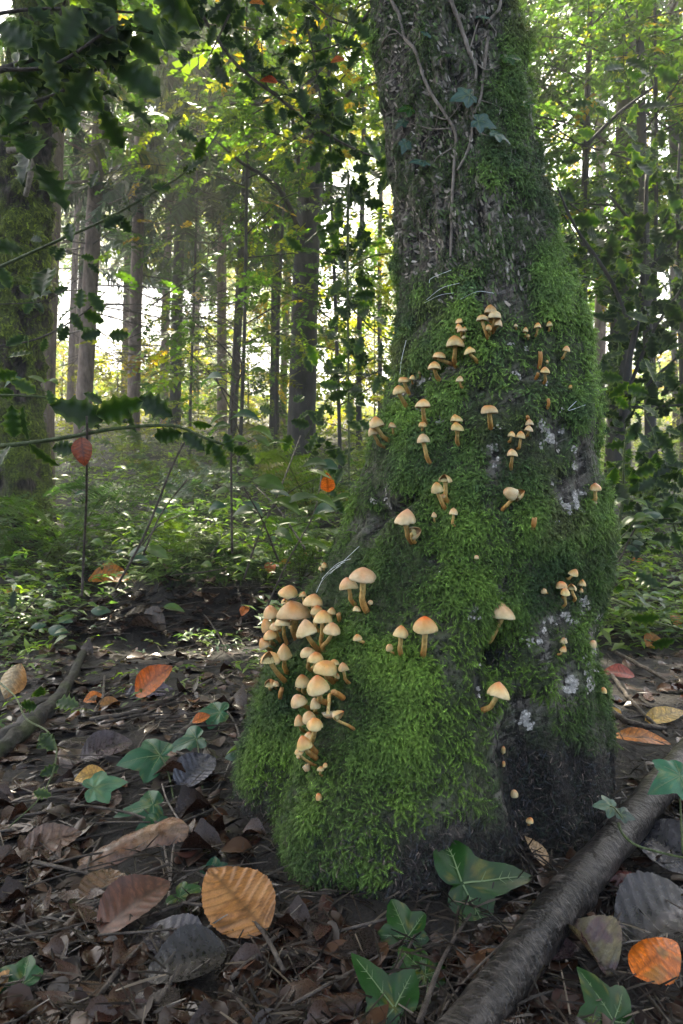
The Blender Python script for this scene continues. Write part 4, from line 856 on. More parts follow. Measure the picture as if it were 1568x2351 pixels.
HL('dead_leaf', 'olive-brown folded leaf with a purple roll in it', 'leaf', 1350, 2210, 150, 118, (.10, .085, .045), tilt=(.2, -.4), pleat=.02, curl=.8, seed=24, lift=.014, mat=M_wet, col2=(.06, .035, .04))
HL('dead_leaf', 'dark plum leaf lying below the thick fallen branch', 'leaf', 1265, 2205, 130, 190, (.04, .024, .028), wf=w_oval, tilt=(0, -.3), seed=25, lift=.01, mat=M_wet)
HL('dead_leaf', 'lilac-grey leaf in wet litter just above the black lower leaf', 'leaf', 395, 2180, 170, 150, (.028, .025, .033), tilt=(.1, -.3), pleat=.012, seed=26, mat=M_wet)
HL('dead_leaf', 'black smooth leaf at the bottom with a pointed tail', 'leaf', 425, 2245, 190, 200, (.010, .008, .008), tilt=(0, -.35), seed=27, mat=M_wet, lift=.012)
HL('dead_leaf', 'orange-brown scrap of leaf at the very bottom edge', 'leaf', 20, 2290, 110, 60, (.33, .19, .07), tilt=(.1, -.4), seed=28, wide=.9)
HL('dead_leaf', 'brown ribbed leaf half under the reddish oval one', 'leaf', 240, 2060, 150, 100, (.10, .055, .03), tilt=(.15, -.3), pleat=.03, seed=29, mat=M_wet, lift=.008)
HL('dead_leaf', 'long brown leaf heaped on the litter bank, nearest the low ivy', 'leaf', 110, 1960, 150, 35, (.10, .06, .045), wf=w_oval, tilt=(0, -.5), pleat=.02, seed=30, mat=M_wet, lift=.012)
HL('dead_leaf', 'grey-brown leaf arching over the litter below the fallen log', 'leaf', 330, 1425, 90, 10, (.08, .06, .045), tilt=(0, -.2), seed=31, mat=M_wet, lift=.02)
HL('dead_leaf', 'wide brown leaf with curled rim between orange leaf and log', 'leaf', 335, 1455, 96, 170, (.07, .046, .033), tilt=(.1, -.2), curl=.7, seed=32, mat=M_wet, lift=.02)
HL('dead_leaf', 'violet-brown scrap of leaf beside the low ivy leaves', 'leaf', 245, 1735, 120, 40, (.05, .035, .04), tilt=(.1, -.5), seed=33, mat=M_wet, lift=.012)
HL('dead_leaf', 'pale broken leaf piece at the soil by the ivy with three lobes', 'leaf', 1232, 1975, 90, 110, (.33, .22, .13), wf=w_lance, tilt=(.1, -.5), pleat=.02, seed=34, lift=.01, mat=M_wet)
HL('dead_leaf', 'mauve-grey leaf under the raised ivy shoot on the bank', 'leaf', 450, 1790, 120, 60, (.055, .055, .072), tilt=(.1, -.6), pleat=.02, seed=35, mat=M_wet, lift=.012)
for k, (vx, vy, L, an, lab) in enumerate([(562, 1420, 36, 80, 'orange-red leaf flake behind the big clump, beside thin twigs'), (620, 1320, 44, 100, 'red-orange leaf flake above the big clump under the twigs'), (752, 1110, 56, 95, 'orange leaf caught in the bramble beside the trunk'),
                        (462, 1690, 44, 40, 'small orange leaf tip behind the ivy shoot'), (655, 1305, 30, 20, 'yellow-orange leaf flake above the big clump'), (1465, 1300, 30, 10, 'small orange leaf between the fallen twigs on the shaded side'), (205, 1830, 70, 200, 'mustard leaf edge under the small pale ivy leaf'),
                        (1552, 1440, 50, 80, 'orange leaf at the picture\'s edge behind twigs'), (30, 1375, 40, 20, 'yellow leaf at the picture\'s edge near the fallen log'), (700, 1290, 26, 60, 'tiny rust leaf flake by the root outline')]):
    HL('fallen_leaf', lab, 'leaf', vx, vy, L, an, [(.45, .12, .02), (.42, .10, .02), (.55, .2, .02), (.45, .13, .02), (.5, .24, .03), (.5, .15, .02), (.4, .24, .04), (.42, .16, .03), (.5, .3, .03), (.35, .1, .03)][k], wf=w_oval, tilt=(.1, -.9), seed=40 + k, lift=.03, depth=2.0 if vy < 1200 else None)

# ------------------------------------------------------------------ fallen wood
def ground_line(pts, lift):
    P = [gpt(x, y, lift) if len(q) == 0 else pt(x, y, q[0]) for x, y, *q in pts]; return np.array(P)
m, nt = mat_new('cherry_bark'); n1 = noise(nt, 70, 5, .65, stretch=(1, 1, 1)); n2 = noise(nt, 14, 4)
bd = attr_f(nt, 'band'); cx_ = N(nt, 'ShaderNodeCombineXYZ'); nt.links.new(attr_f(nt, 'along'), cx_.inputs[0]); nt.links.new(attr_f(nt, 'around'), cx_.inputs[1]); fr = noise(nt, 1.0, 4, .65, vec=cx_.outputs[0], stretch=(330, 34, 1)); fr2 = noise(nt, 1.0, 4, .65, vec=cx_.outputs[0], stretch=(90, 60, 1)); c = ramp(nt, n2, [(.3, (.004, .0035, .0035)), (.55, (.012, .010, .0095)), (.75, (.030, .025, .024))])
c = mixc(nt, ramp(nt, fr2, [(.38, (1, 1, 1)), (.46, (0, 0, 0))]), c, (.004, .0035, .0035)); c = mixc(nt, bd, c, (.05, .043, .04)); c = mixc(nt, ramp(nt, fr, [(.55, (0, 0, 0)), (.62, (.8, .8, .8))]), c, (.075, .066, .06)); finish(nt, c, .40, .22, bump=fr2, bump_s=.9, bump_d=.005); M_cherry = m
Pb = [(880, 2600, .40), (1105, 2310, .51), (1290, 2060, .63), (1420, 1910, .735), (1560, 1748, .88), (1760, 1530, 1.18)]
ctr = catmull([pt(x, y, d) for x, y, d in Pb], 90) - np.array([0, 0, .006]); nb = 90; sides = 26
Rb = np.interp(np.linspace(0, 1, nb), [0, .2, .4, .6, .8, 1], [.020, .0178, .0185, .0178, .0195, .019]) 
V, F, T3 = tube(ctr, Rb, sides, 0); Vb = V[:-2].reshape(nb, sides, 3); s = np.linspace(0, 1, nb)[:, None] * np.ones((1, sides)); a = np.linspace(0, 2*np.pi, sides, endpoint=False)[None] * np.ones((nb, 1))
q = np.stack([s.ravel() * 30, np.cos(a).ravel() * 1.5, np.sin(a).ravel() * 1.5], 1); bump = (fbm(q, 3) - .5).reshape(nb, sides); fine_ = (fbm(q * np.array([9, 2.2, 2.2]), 2) - .5).reshape(nb, sides)
Vb = ctr[:, None] + (Vb - ctr[:, None]) * (1 + .26 * bump + .10 * fine_ + .22 * np.exp(-((s - .44) / .02) ** 2) * np.maximum(0, np.cos(a - 1)))[..., None]; V[:-2] = Vb.reshape(-1, 3)
band = np.append(((.8 * sstep(.58, .70, fbm(q * np.array([22, 2.6, 2.6]) + 5, 3)))).ravel(), [0, 0])
bo = ob('fallen_branch', mesh_np('fallen_branch', V, [F, T3], M_cherry, attrs={'band': band, 'along': np.append((s * np.linalg.norm(np.diff(ctr, axis=0), axis=1).sum()).ravel(), [0, 0]), 'around': np.append((.025 * np.abs((a + 2.0) % (2 * np.pi) - np.pi)).ravel(), [0, 0])})); tag(bo, 'thick dark fallen branch with pale banded bark slanting across the near ground', 'branch')
def wood(name, label, cat, pts, r0, r1, mat, n=16, sides=7, lift=.006, wob=.25, group=None):
    P = catmull(ground_line(pts, lift), n); P = P + rng.normal(0, .12 * r0, P.shape); o = tube_ob(name, P, np.linspace(r0, r1, n), mat, sides=sides, wob=wob); return tag(o, label, cat, group)
wood('fallen_log', 'grey-green mossy log lying in the litter near the picture\'s edge', 'log', [(-60, 1790), (60, 1690), (150, 1590), (205, 1480)], .016, .010, bark_mat('log_bark', (.009, .008, .007), (.024, .022, .019), (.065, .06, .054), 60, (1, 1, 1), (.04, .05, .02)), 24, 12, .012)
wood('fallen_log', 'second dark log behind the mossy one, almost buried in litter', 'log', [(-80, 1760), (30, 1700), (110, 1640)], .022, .018, M_darkbark, 14, 10, .006)
TW = [([(370, 2160), (290, 2230), (215, 2330)], .0030, 'long dark twig running down past the reddish oval leaf'), ([(180, 2100), (270, 2080), (340, 2085), (370, 2110)], .0022, 'thin twig laid over the reddish oval leaf'),
      ([(205, 1665), (330, 1640), (480, 1570), (640, 1480)], .0050, 'long dark stick slanting through the litter towards the big clump'), ([(490, 1455), (600, 1430), (770, 1395)], .0035, 'straight stick pointing at the big clump'),
      ([(405, 1370), (470, 1420), (520, 1495), (545, 1530)], .0035, 'pale bent stick above the orange leaf'), ([(410, 1540), (530, 1535), (600, 1510)], .0028, 'grey twig touching the orange leaf'), ([(215, 1650), (235, 1610), (240, 1560)], .004, 'short upright dark stick by the small orange scrap'),
      ([(400, 1715), (470, 1660), (550, 1610)], .007, 'thick plum-coloured stick behind the ivy shoot'), ([(300, 1290), (430, 1300), (560, 1250), (700, 1225)], .004, 'arching bare stick lying over the dark hollow'), ([(380, 1330), (520, 1310), (640, 1270)], .003, 'thin stick crossing the dark hollow'),
      ([(150, 1400), (250, 1320), (380, 1265)], .005, 'straight grey stick leaning on the hummock'), ([(130, 1420), (260, 1340), (400, 1290)], .004, 'dark stick lying parallel to the grey one by the hummock'), ([(600, 1400), (650, 1330), (700, 1290)], .003, 'thin bare stick rising behind the big clump'),
      ([(1400, 1500), (1480, 1545), (1560, 1590)], .006, 'dark stick slanting away from the shaded trunk foot'), ([(1405, 1560), (1450, 1620), (1530, 1700)], .005, 'dark curved stick under the yellow-tan leaf'), ([(1400, 1650), (1460, 1680), (1530, 1690)], .007, 'weathered grey stick beneath the orange long leaf'),
      ([(1420, 1265), (1490, 1262), (1600, 1262)], .010, 'wet dark branch lying level behind the shaded trunk edge'), ([(1415, 1335), (1500, 1350), (1600, 1345)], .008, 'greenish level branch low behind the shaded trunk edge'), ([(1430, 1360), (1490, 1410), (1580, 1470)], .004, 'thin pale stick sloping down at the picture\'s edge'),
      ([(360, 2330), (395, 2280), (430, 2215)], .003, 'pale split stick below the tan beech leaf'), ([(470, 2185), (500, 2200), (530, 2210)], .002, 'short pale twig under the tan beech leaf')]
for pts, r, lab in TW: wood('twig', lab, 'twig', pts, r, r * .6, M_twig, lift=.008 if r < .006 else .012)
n = 200; vx, vy = ground_px(n, [(60, 640, 1290, 1460), (-60, 640, 1330, 2200), (-60, 640, 1300, 1700), (1400, 1640, 1380, 2100), (560, 1100, 2080, 2350)]); P = gpts(vx, vy); P = P[~in_tree(P, 1.15)]; vx_, vy_ = project(P)
for q in range(len(P)):
    L = rng.uniform(.05, .20) * (1 + .55 * max(0, P[q][1] - 1.2)); a = rng.uniform(0, 6.28) if rng.random() < .4 else rng.normal(.5, .35); d = np.array([math.cos(a), math.sin(a), rng.normal(.03, .07)]); p0 = P[q] + np.array([0, 0, .008])
    pp = catmull([p0 - d * L / 2, p0 + rng.normal(0, .01, 3) * [1, 1, .3], p0 + d * L / 2], 8); r = rng.uniform(.0010, .0028)
    o = tube_ob('twig', pp, np.linspace(r, r * .6, 8), M_twig, sides=5, wob=.3)
    w, l, l2 = near_lab(vx_[q], vy_[q]); sz = ('long' if L > .15 else ('short' if L < .09 else 'middling')) + (' straight' if abs(pp[4] - (pp[0] + pp[-1]) / 2).max() < .008 else ' crooked'); th_ = 'thin' if r < .0018 else 'stout'
    lab = (uniq([f'{sz} {th_} twig {w} {l}'] + [f'{sz} {th_} twig between {p_} and {q_}' for p_, q_ in pairs(vx_[q], vy_[q])]), 'twigs in the litter'); seen_lab[lab[0]] = 1
    tag(o, lab[0], 'twig', lab[1])
# ------------------------------------------------------------------ ivy: near sprigs and the climbing stems
ivy_me = {}
m, nt = mat_new('ivy_vein'); finish(nt, (.085, .13, .05), .5, .3); M_vein = m
def ivy_mesh(seed, kind, col, veined=True):
    V, F, vm, veins = ivy_leaf(seed, kind)
    C = np.array(col) * (.45 + 1.1 * fbm(V * 6 + seed, 4))[:, None]; C = C + np.array([.05, .03, .0]) * (sstep(.66, .74, fbm(V * 9 + seed + 40, 2)))[:, None]; V = V + np.stack([0 * V[:, 0], 0 * V[:, 0], .10 * (fbm(V * 3.2 + seed * 7, 2) - .5)], 1)
    me = mesh_np('leaf', V, F, M_ivy, C)
    vme = None
    if veined:
        VV, FF = [], []; o_ = 0
        for P, L in veins:
            for Q, w0 in [(P, .011)] + [(np.stack([np.linspace(P[k, 0], P[k, 0] + .20 * L * (1 - k / 10) * math.cos(math.atan2(P[-1, 1], P[-1, 0]) + sg * .8), 4), np.linspace(P[k, 1], P[k, 1] + .20 * L * (1 - k / 10) * math.sin(math.atan2(P[-1, 1], P[-1, 0]) + sg * .8), 4), np.linspace(P[k, 2], P[k, 2] - .002, 4)], 1), .005) for k in (2, 4, 5) for sg in (-1, 1)]:
                d = Q[-1] - Q[0]; nrm = np.array([-d[1], d[0], 0]); nrm /= np.linalg.norm(nrm) + 1e-9; w = np.linspace(w0, w0 * .3, len(Q))[:, None]
                # drop onto the leaf surface
                zz = -.22 * (Q[:, 0] ** 2 + Q[:, 1] ** 2) + .014 + .10 * (fbm(np.stack([Q[:, 0], Q[:, 1], -.22 * (Q[:, 0] ** 2 + Q[:, 1] ** 2)], 1) * 3.2 + seed * 7, 2) - .5); Q = np.stack([Q[:, 0], Q[:, 1], zz + .10 * np.minimum(1, 0) ], 1)
                VV.append(np.vstack([Q + nrm * w, Q - nrm * w])); k_ = len(Q); i_ = np.arange(k_ - 1); FF.append(np.stack([i_, i_ + k_, i_ + k_ + 1, i_ + 1], 1) + o_); o_ += 2 * k_
        vme = mesh_np('veins', np.vstack(VV), np.vstack(FF), M_vein)
    return me, vme
def clear(vx, vy, d, lift=.012):
    """a point on the ray, kept in front of the ground and the trunk"""
    g = gpt(vx, vy)[1]; dd = (Vector(pt(vx, vy, 1.0)) - CAMP).normalized(); h = trunk_bvh.ray_cast(CAMP, dd, 3.0)
    if h[0] is not None: g = min(g, h[0][1])
    return pt(vx, vy, min(d, g - lift))
def ivy_sprig(name, label, stems, leaves, cat='ivy', r=.0011, stem_mat=None):
    """stems: polylines of (vx,vy,depth); leaves: (vx,vy,depth,length_px,angle,tilt_x,tilt_up,kind,colour)"""
    base = clear(*stems[0][0], -.01) if stems else pt(*leaves[0][:3])
    root = empty(name, base, label, cat)
    for st in stems:
        P = catmull([clear(*q, .004) for q in st], 4 * len(st) + 2); V, F, T3 = tube(P, np.linspace(r * 1.2, r * .8, len(P)), 6)
        ob('stem', mesh_np('stem', V - base, [F, T3], stem_mat or M_greentwig), root)
    for k, (vx, vy, d, L, ang, tx, tu, kind, col) in enumerate(leaves):
        me, vme = ivy_mesh(len(ivy_me) + 3, kind, col); ivy_me[len(ivy_me)] = 1
        a = math.radians(ang); nr = np.array([tx + rng.normal(0, .12), -1.0, tu * 1.5 + (.5 if vx < 620 else .1)]); nr = nr / np.linalg.norm(nr); xd = np.array([math.cos(a), 0, math.sin(a)]); xd = xd - nr * xd.dot(nr)
        M = frame(xd, nr); s = L * d / FV; o = ob('leaf', me, root)
        p = clear(vx, vy, d, .30 * s) - base
        place(o, M, s, p); o.parent = root; o.matrix_parent_inverse = Matrix.Identity(4); o.matrix_basis = Matrix([[*(M[0] * s), p[0]], [*(M[1] * s), p[1]], [*(M[2] * s), p[2]], [0, 0, 0, 1]])
        ob('veins', vme, o)
    return root
G1, G2, G3 = (.009, .036, .006), (.014, .050, .006), (.03, .07, .025)
ivy_sprig('ivy_plant', 'three-lobed ivy leaf with pale veins lying before the dark foot of the tree', [[(1053, 2200, .64), (1056, 2150, .66), (1058, 2038, .70)]],
          [(1060, 2030, .685, 178, 17, .15, .7, 1, G1)])
ivy_sprig('ivy_plant', 'cluster of glossy ivy leaves at the lower middle, wet and shining', [[(985, 2300, .52), (975, 2250, .57), (930, 2190, .61)], [(905, 2340, .52), (903, 2320, .555), (905, 2300, .565)], [(985, 2300, .52), (950, 2320, .53), (905, 2340, .52)]],
          [(936, 2152, .63, 92, 108, -.1, .6, 0, G1), (965, 2225, .59, 92, 205, .1, .8, 0, G2), (905, 2315, .565, 135, 122, -.1, .55, 1, G1), (975, 2240, .585, 80, -60, .2, .8, 0, G1)])
ivy_sprig('ivy_plant', 'ivy leaf with a single pale midrib under the vivid orange corner leaf', [[(1425, 2420, .54), (1415, 2360, .57), (1412, 2345, .585)]], [(1408, 2345, .575, 110, 100, .1, .6, 0, G1)])
ivy_sprig('ivy_plant', 'dark ivy leaf with white veins in the lower corner beside the orange-brown scrap', [[(60, 2330, .6), (55, 2275, .635)]], [(52, 2262, .63, 86, 150, .15, .7, 0, (.016, .055, .02))])
ivy_sprig('ivy_plant', 'small ivy leaf standing in dark soil beside the tan beech leaf', [[(475, 2060, .72), (482, 2020, .74)]], [(482, 2010, .74, 62, 35, .1, .5, 0, (.011, .048, .030))], r=.0008)
ivy_sprig('ivy_plant', 'bright green ivy leaf touching the tan beech leaf\'s stalk', [[(458, 2025, .70), (430, 2035, .70), (412, 2055, .70)]], [(412, 2058, .70, 72, -50, -.05, .7, 0, (.026, .066, .020))], r=.0007)
ivy_sprig('ivy_plant', 'long ivy runner rising on the bank with three pale wet leaves', [[(375, 2190, .66), (388, 2050, .74), (402, 1930, .82), (430, 1900, .86), (500, 1810, .95), (530, 1745, 1.0)], [(427, 1908, .85), (385, 1840, .88), (372, 1800, .92)], [(392, 2030, .75), (380, 1960, .79), (370, 1900, .82)]],
          [(352, 1850, .86, 88, 200, .1, .75, 1, (.02, .068, .034)), (360, 1890, .82, 70, -100, .1, .6, 0, (.009, .046, .020)), (215, 1808, .86, 74, 40, .3, .8, 0, (.06, .13, .075))], r=.0013, stem_mat=M_vine)
ivy_sprig('ivy_plant', 'low ivy leaf spread wide on the bank, largest of the low ones', [[(400, 1840, .92), (385, 1770, .97), (368, 1735, 1.0)]], [(368, 1735, 1.0, 98, 205, .1, .85, 0, (.022, .074, .038))])
ivy_sprig('ivy_plant', 'tilted ivy leaf with dark stem between the low wide leaf and the root', [[(465, 1810, 1.0), (458, 1740, 1.06), (452, 1700, 1.1)]], [(450, 1695, 1.1, 80, 215, -.2, .85, 1, (.022, .07, .038))])
ivy_sprig('ivy_plant', 'pointed ivy leaf held highest above the twigs by the root', [[(470, 1760, 1.1), (500, 1680, 1.16), (510, 1640, 1.2)]], [(505, 1635, 1.2, 70, 190, 0, .85, 0, (.02, .075, .038))])
ivy_sprig('ivy_plant', 'pale ivy leaf resting across the thick fallen branch', [[(1430, 1880, .70), (1410, 1855, .72), (1395, 1850, .735)]], [(1405, 1852, .73, 44, 175, .1, .8, 0, (.07, .11, .08)), (1425, 1868, .72, 34, -30, .1, .9, 0, (.05, .07, .06))], r=.0007)
ivy_sprig('ivy_plant', 'green ivy leaf at the picture\'s edge above the thick branch', [[(1568, 1960, .7), (1562, 1850, .74), (1560, 1800, .75)]], [(1562, 1780, .75, 90, 215, .3, .75, 0, (.03, .10, .055))])
ivy_sprig('green_runner', 'slender bright green runner stem over the dark fallen branch', [[(1420, 1890, .71), (1430, 1915, .67), (1460, 1940, .66), (1520, 1958, .65), (1640, 1985, .62)]], [], cat='plant stem', r=.0013)

def on_trunk(path, lift):
    out = []
    for x, y in path:
        p, nr = hit(x, y); out.append(p + nr * lift)
    return np.array(out)
def vine(label, path, r0, r1, leaves=(), extra=()):
    P = on_trunk(path, r0 * .8); P = catmull(P, 5 * len(P)); base = P[-1]
    root = empty('climbing_ivy', base, label, 'ivy')
    V, F, T3 = tube(P, np.linspace(r0, r1, len(P)), 7, .2); ob('stem', mesh_np('stem', V - base, [F, T3], M_vine), root)
    for e in extra:
        Q = catmull(on_trunk(e, .004), 14); V, F, T3 = tube(Q, np.linspace(.0011, .0006, 14), 5); ob('tendril', mesh_np('tendril', V - base, [F, T3], M_vine), root)
    for (x, y, L, ang, col) in leaves:
        p, nr = hit(x, y); p = p + nr * .012; me, vme = ivy_mesh(len(ivy_me) + 9, 0, col); ivy_me[len(ivy_me)] = 1
        a = math.radians(ang); n_ = np.array([rng.normal(0, .3), -1, rng.uniform(.2, 1.6)]); n_ /= np.linalg.norm(n_); xd = np.array([math.cos(a), 0, math.sin(a)]); xd = xd - n_ * xd.dot(n_); M = frame(xd, n_); s = L * p[1] / FV; q = p - base
        o = ob('leaf', me, root); o.matrix_basis = Matrix([[*(M[0] * s), q[0]], [*(M[1] * s), q[1]], [*(M[2] * s), q[2]], [0, 0, 0, 1]]); ob('veins', vme, o)
BL = (.045, .085, .075)
vine('pale ivy stem wandering down the trunk from its upper edge to the moss', [(893, -60), (901, 0), (916, 37), (929, 87), (954, 117), (976, 180), (999, 225), (1021, 260), (1046, 310), (1046, 375), (1039, 450), (1036, 550), (1034, 592)], .0028, .0018,
     [(985, 376, 40, 215, BL), (935, 335, 28, 250, BL), (938, 285, 26, 220, BL), (980, 96, 24, 30, BL), (945, 258, 34, 200, G2)], [[(916, 80), (890, 85), (868, 130)], [(929, 90), (900, 70), (880, 110)], [(1034, 297), (990, 300), (945, 288)], [(1040, 345), (1010, 362), (1000, 372)], [(1000, 265), (1030, 275), (1062, 240)], [(975, 330), (1000, 300), (1008, 262)]])
vine('forked pale ivy stem running straight down the middle of the upper trunk', [(1030, -60), (1036, 0), (1056, 60), (1074, 120), (1089, 165), (1084, 225), (1084, 290), (1076, 345), (1054, 392)], .0030, .0019,
     [(1085, 228, 48, 200, BL), (1085, 278, 46, -20, BL), (1130, 320, 42, -15, BL), (1020, 140, 34, 200, G2), (1160, 150, 38, 10, G2), (1190, 250, 30, 0, G2), (1100, 60, 30, 60, BL)], [[(1074, 120), (1100, 40), (1140, 80)], [(1062, 230), (1110, 240), (1160, 255)], [(1090, 150), (1120, 165), (1145, 155)], [(1084, 290), (1110, 310), (1130, 318)]])
vine('short side stem of ivy joining the forked one by two blue-green leaves', [(1118, 90), (1116, 105), (1109, 200), (1101, 232), (1088, 262)], .0026, .0018)
vine('short pale ivy twig near the top edge on the trunk\'s far side', [(1150, -20), (1144, 20), (1130, 40), (1110, 60)], .0024, .0015)
# spider threads on the trunk
m, nt = mat_new('spider_silk'); finish(nt, (.75, .8, .85), .3, .6); M_silk = m
def web(label, paths):
    Vs, Fs, o_ = [], [], 0
    for p in paths:
        Q = on_trunk(p, .006); Q = catmull(Q, 8); V, F, T3 = tube(Q, .00028, 4); Vs.append(V); Fs.append(F + o_); o_ += len(V)
    tag(ob('spider_web', mesh_np('spider_web', np.vstack(Vs), np.vstack(Fs), M_silk)), label, 'cobweb')
web('white spider web stretched over moss above the browner root mushroom', [[(745, 1335), (768, 1312), (800, 1295)], [(748, 1332), (780, 1300), (812, 1290)], [(742, 1345), (765, 1320), (790, 1302)], [(735, 1365), (750, 1330)], [(765, 1322), (830, 1262)]])
web('thin bluish web threads across the trunk where bark meets moss', [[(985, 690), (1020, 660), (1060, 650)], [(980, 700), (1010, 680), (1045, 676)], [(1060, 690), (1090, 672), (1130, 680)], [(940, 780), (930, 830), (925, 860)], [(990, 655), (995, 640), (1040, 625)], [(1320, 925), (1300, 945), (1340, 935)]])

# ------------------------------------------------------------------ holly: dark sprays in front of the wood
holly_me = []
for k in range(6):
    V, F, e = holly_leaf(k); C = np.array([.014, .036, .007]) * (.8 + .4 * fbm(V * 6 + k, 2))[:, None]; C = C * (1 - .8 * e[:, None]) + np.array([.11, .15, .05]) * .8 * (e[:, None] == 1)  # pale margin, lightened to put the lit outline into the colour
    holly_me.append(mesh_np('leaf', V, F, M_holly, np.clip(C, .004, 1)))
def holly(name, label, stems, leaves=(), nrand=0, size=(70, 110), r=.003, cat='holly', mat=None, spread=30, face=1.0, group=None):
    """stems: polylines of (vx, vy, depth); leaves: explicit (vx, vy, depth, length_px, angle); nrand more along the stems"""
    base = pt(*stems[0][0]); root = empty(name, base, label, cat, group); pts = []
    for k, st in enumerate(stems):
        P = catmull([pt(*q) for q in st], 6 * len(st)); rr = r * (1 if k == 0 else .6)
        V, F, T3 = tube(P, np.linspace(rr, rr * .5, len(P)), 6, .15); ob('stem', mesh_np('stem', V - base, [F, T3], mat or M_twig), root); pts.append(P)
    lens = np.array([np.linalg.norm(np.diff(P, axis=0), axis=1).sum() for P in pts])
    todo = [(np.array(pt(a, b, c)), L * c / FV, g) for a, b, c, L, g in leaves]
    for _ in range(nrand):
        P = pts[rng.choice(len(pts), p=lens / lens.sum())]; q = P[min(len(P) - 1, int(len(P) * rng.uniform(.05, 1.0)))]
        d = q[1]; q = q + rng.normal(0, spread * d / FV * .5, 3) * [1, .8, 1]; todo.append((q, rng.uniform(*size) * d / FV, rng.uniform(0, 360)))
    for q, s, g in todo:
        a = math.radians(g); nr = np.array([rng.normal(0, .55), -1.0 * face, rng.normal(.1, .7)]); nr /= np.linalg.norm(nr); xd = np.array([math.cos(a), 0, math.sin(a)]); xd = xd - nr * xd.dot(nr)
        M = frame(xd, nr); p = q - base - M[:, 0] * s * .4; o = ob('leaf', holly_me[rng.integers(6)], root); o.matrix_basis = Matrix([[*(M[0] * s), p[0]], [*(M[1] * s), p[1]], [*(M[2] * s), p[2]], [0, 0, 0, 1]])
    return root
holly('holly_branch', 'dense dark holly bough filling the upper corner above the mossed trunk', [[(-80, 190, 1.5), (60, 140, 1.5), (200, 95, 1.5)], [(-60, 40, 1.5), (100, 20, 1.5), (330, 30, 1.5)], [(90, 130, 1.5), (140, 30, 1.45), (160, -60, 1.4)], [(-60, 260, 1.45), (60, 240, 1.45), (180, 190, 1.45), (300, 90, 1.45)], [(-20, 160, 1.4), (120, 150, 1.4), (260, 60, 1.4)]],
      [(300, 70, 1.45, 125, 200), (340, 60, 1.5, 110, -50), (150, 250, 1.42, 110, -70), (60, 330, 1.4, 140, -80), (40, 240, 1.4, 120, -100), (200, 200, 1.45, 100, -60)], 66, (80, 135), .0075, spread=115)
holly('holly_branch', 'holly twig crossing the mossed trunk with pale green stem', [[(-60, 350, 1.6), (40, 290, 1.6), (130, 250, 1.6), (190, 200, 1.6)]], [(70, 350, 1.55, 150, -85), (110, 420, 1.55, 130, -60)], 3, (60, 100), .0035, mat=M_greentwig, spread=70)
holly('holly_branch', 'thin holly branch with two big spiny leaves against the pines', [[(-60, 640, 1.7), (50, 590, 1.7), (150, 545, 1.7), (230, 510, 1.7), (330, 455, 1.7), (420, 400, 1.7), (470, 350, 1.7), (510, 290, 1.75)]],
      [(308, 255, 1.65, 78, -20), (263, 305, 1.65, 88, 110), (395, 290, 1.68, 60, 10), (425, 310, 1.68, 50, -10), (100, 640, 1.6, 110, -80), (20, 570, 1.6, 80, 200), (160, 530, 1.66, 60, -70), (215, 415, 1.66, 50, 80), (375, 430, 1.7, 46, 190), (290, 460, 1.7, 44, -80)], 10, (34, 60), .004, mat=M_greentwig, spread=40)
holly('holly_branch', 'long holly branch slanting to the trunk through the top middle, a red leaf near it', [[(420, -40, 2.0), (480, 60, 2.0), (545, 150, 2.0), (640, 225, 2.0), (720, 290, 2.0), (820, 345, 2.0), (900, 372, 2.0)], [(560, -40, 2.0), (500, 90, 2.0), (480, 130, 2.0)], [(640, 220, 2.0), (610, 190, 2.0), (600, 100, 2.0)], [(700, 40, 2.0), (720, 130, 2.0), (740, 250, 2.0), (760, 330, 2.0)], [(850, 20, 1.9), (800, 90, 1.95), (720, 120, 2.0)], [(690, -20, 2.0), (760, 40, 2.0), (860, 70, 2.0)]],
      [], 150, (34, 66), .0058, spread=75)
holly('holly_branch', 'holly shoots hanging beside the trunk in the middle distance', [[(800, 400, 2.4), (798, 620, 2.4), (800, 860, 2.4), (802, 1130, 2.4)], [(798, 620, 2.4), (850, 590, 2.4), (905, 580, 2.4)], [(800, 700, 2.4), (860, 760, 2.4), (915, 790, 2.4)], [(700, 560, 2.4), (790, 480, 2.4), (860, 420, 2.4)], [(800, 860, 2.4), (750, 920, 2.4), (700, 1010, 2.4)]], [], 130, (28, 52), .006, mat=M_greentwig, spread=75)
holly('holly_branch', 'arching holly stem with lit spiny leaves over the forest clearing', [[(-60, 1030, 1.15), (60, 1018, 1.15), (160, 1003, 1.15), (260, 985, 1.15), (395, 977, 1.15), (470, 1005, 1.15), (540, 1030, 1.18)], [(-60, 905, 1.2), (120, 915, 1.2), (220, 960, 1.2)]],
      [(30, 975, 1.12, 75, 95), (60, 980, 1.12, 80, 70), (10, 1045, 1.1, 70, -80), (95, 1040, 1.1, 80, -70), (190, 950, 1.14, 120, 175), (265, 940, 1.14, 110, 10), (300, 960, 1.15, 60, -70), (380, 1000, 1.15, 70, 10), (440, 1010, 1.15, 64, -40), (500, 1040, 1.16, 60, -60), (350, 930, 1.2, 90, -30), (60, 890, 1.2, 60, 160)], 14, (36, 62), .0045, mat=M_greentwig, spread=60)
holly('holly_branch', 'scattered holly leaves on thin dark twigs across the mossed trunk foot', [[(-60, 800, 1.9), (80, 780, 1.9), (190, 720, 1.9), (250, 660, 1.9)], [(-60, 700, 1.9), (100, 690, 1.9), (180, 640, 1.9)]], [(185, 690, 1.88, 50, 90), (175, 735, 1.88, 46, -60), (205, 770, 1.88, 48, 20)], 24, (30, 56), .003, spread=80)
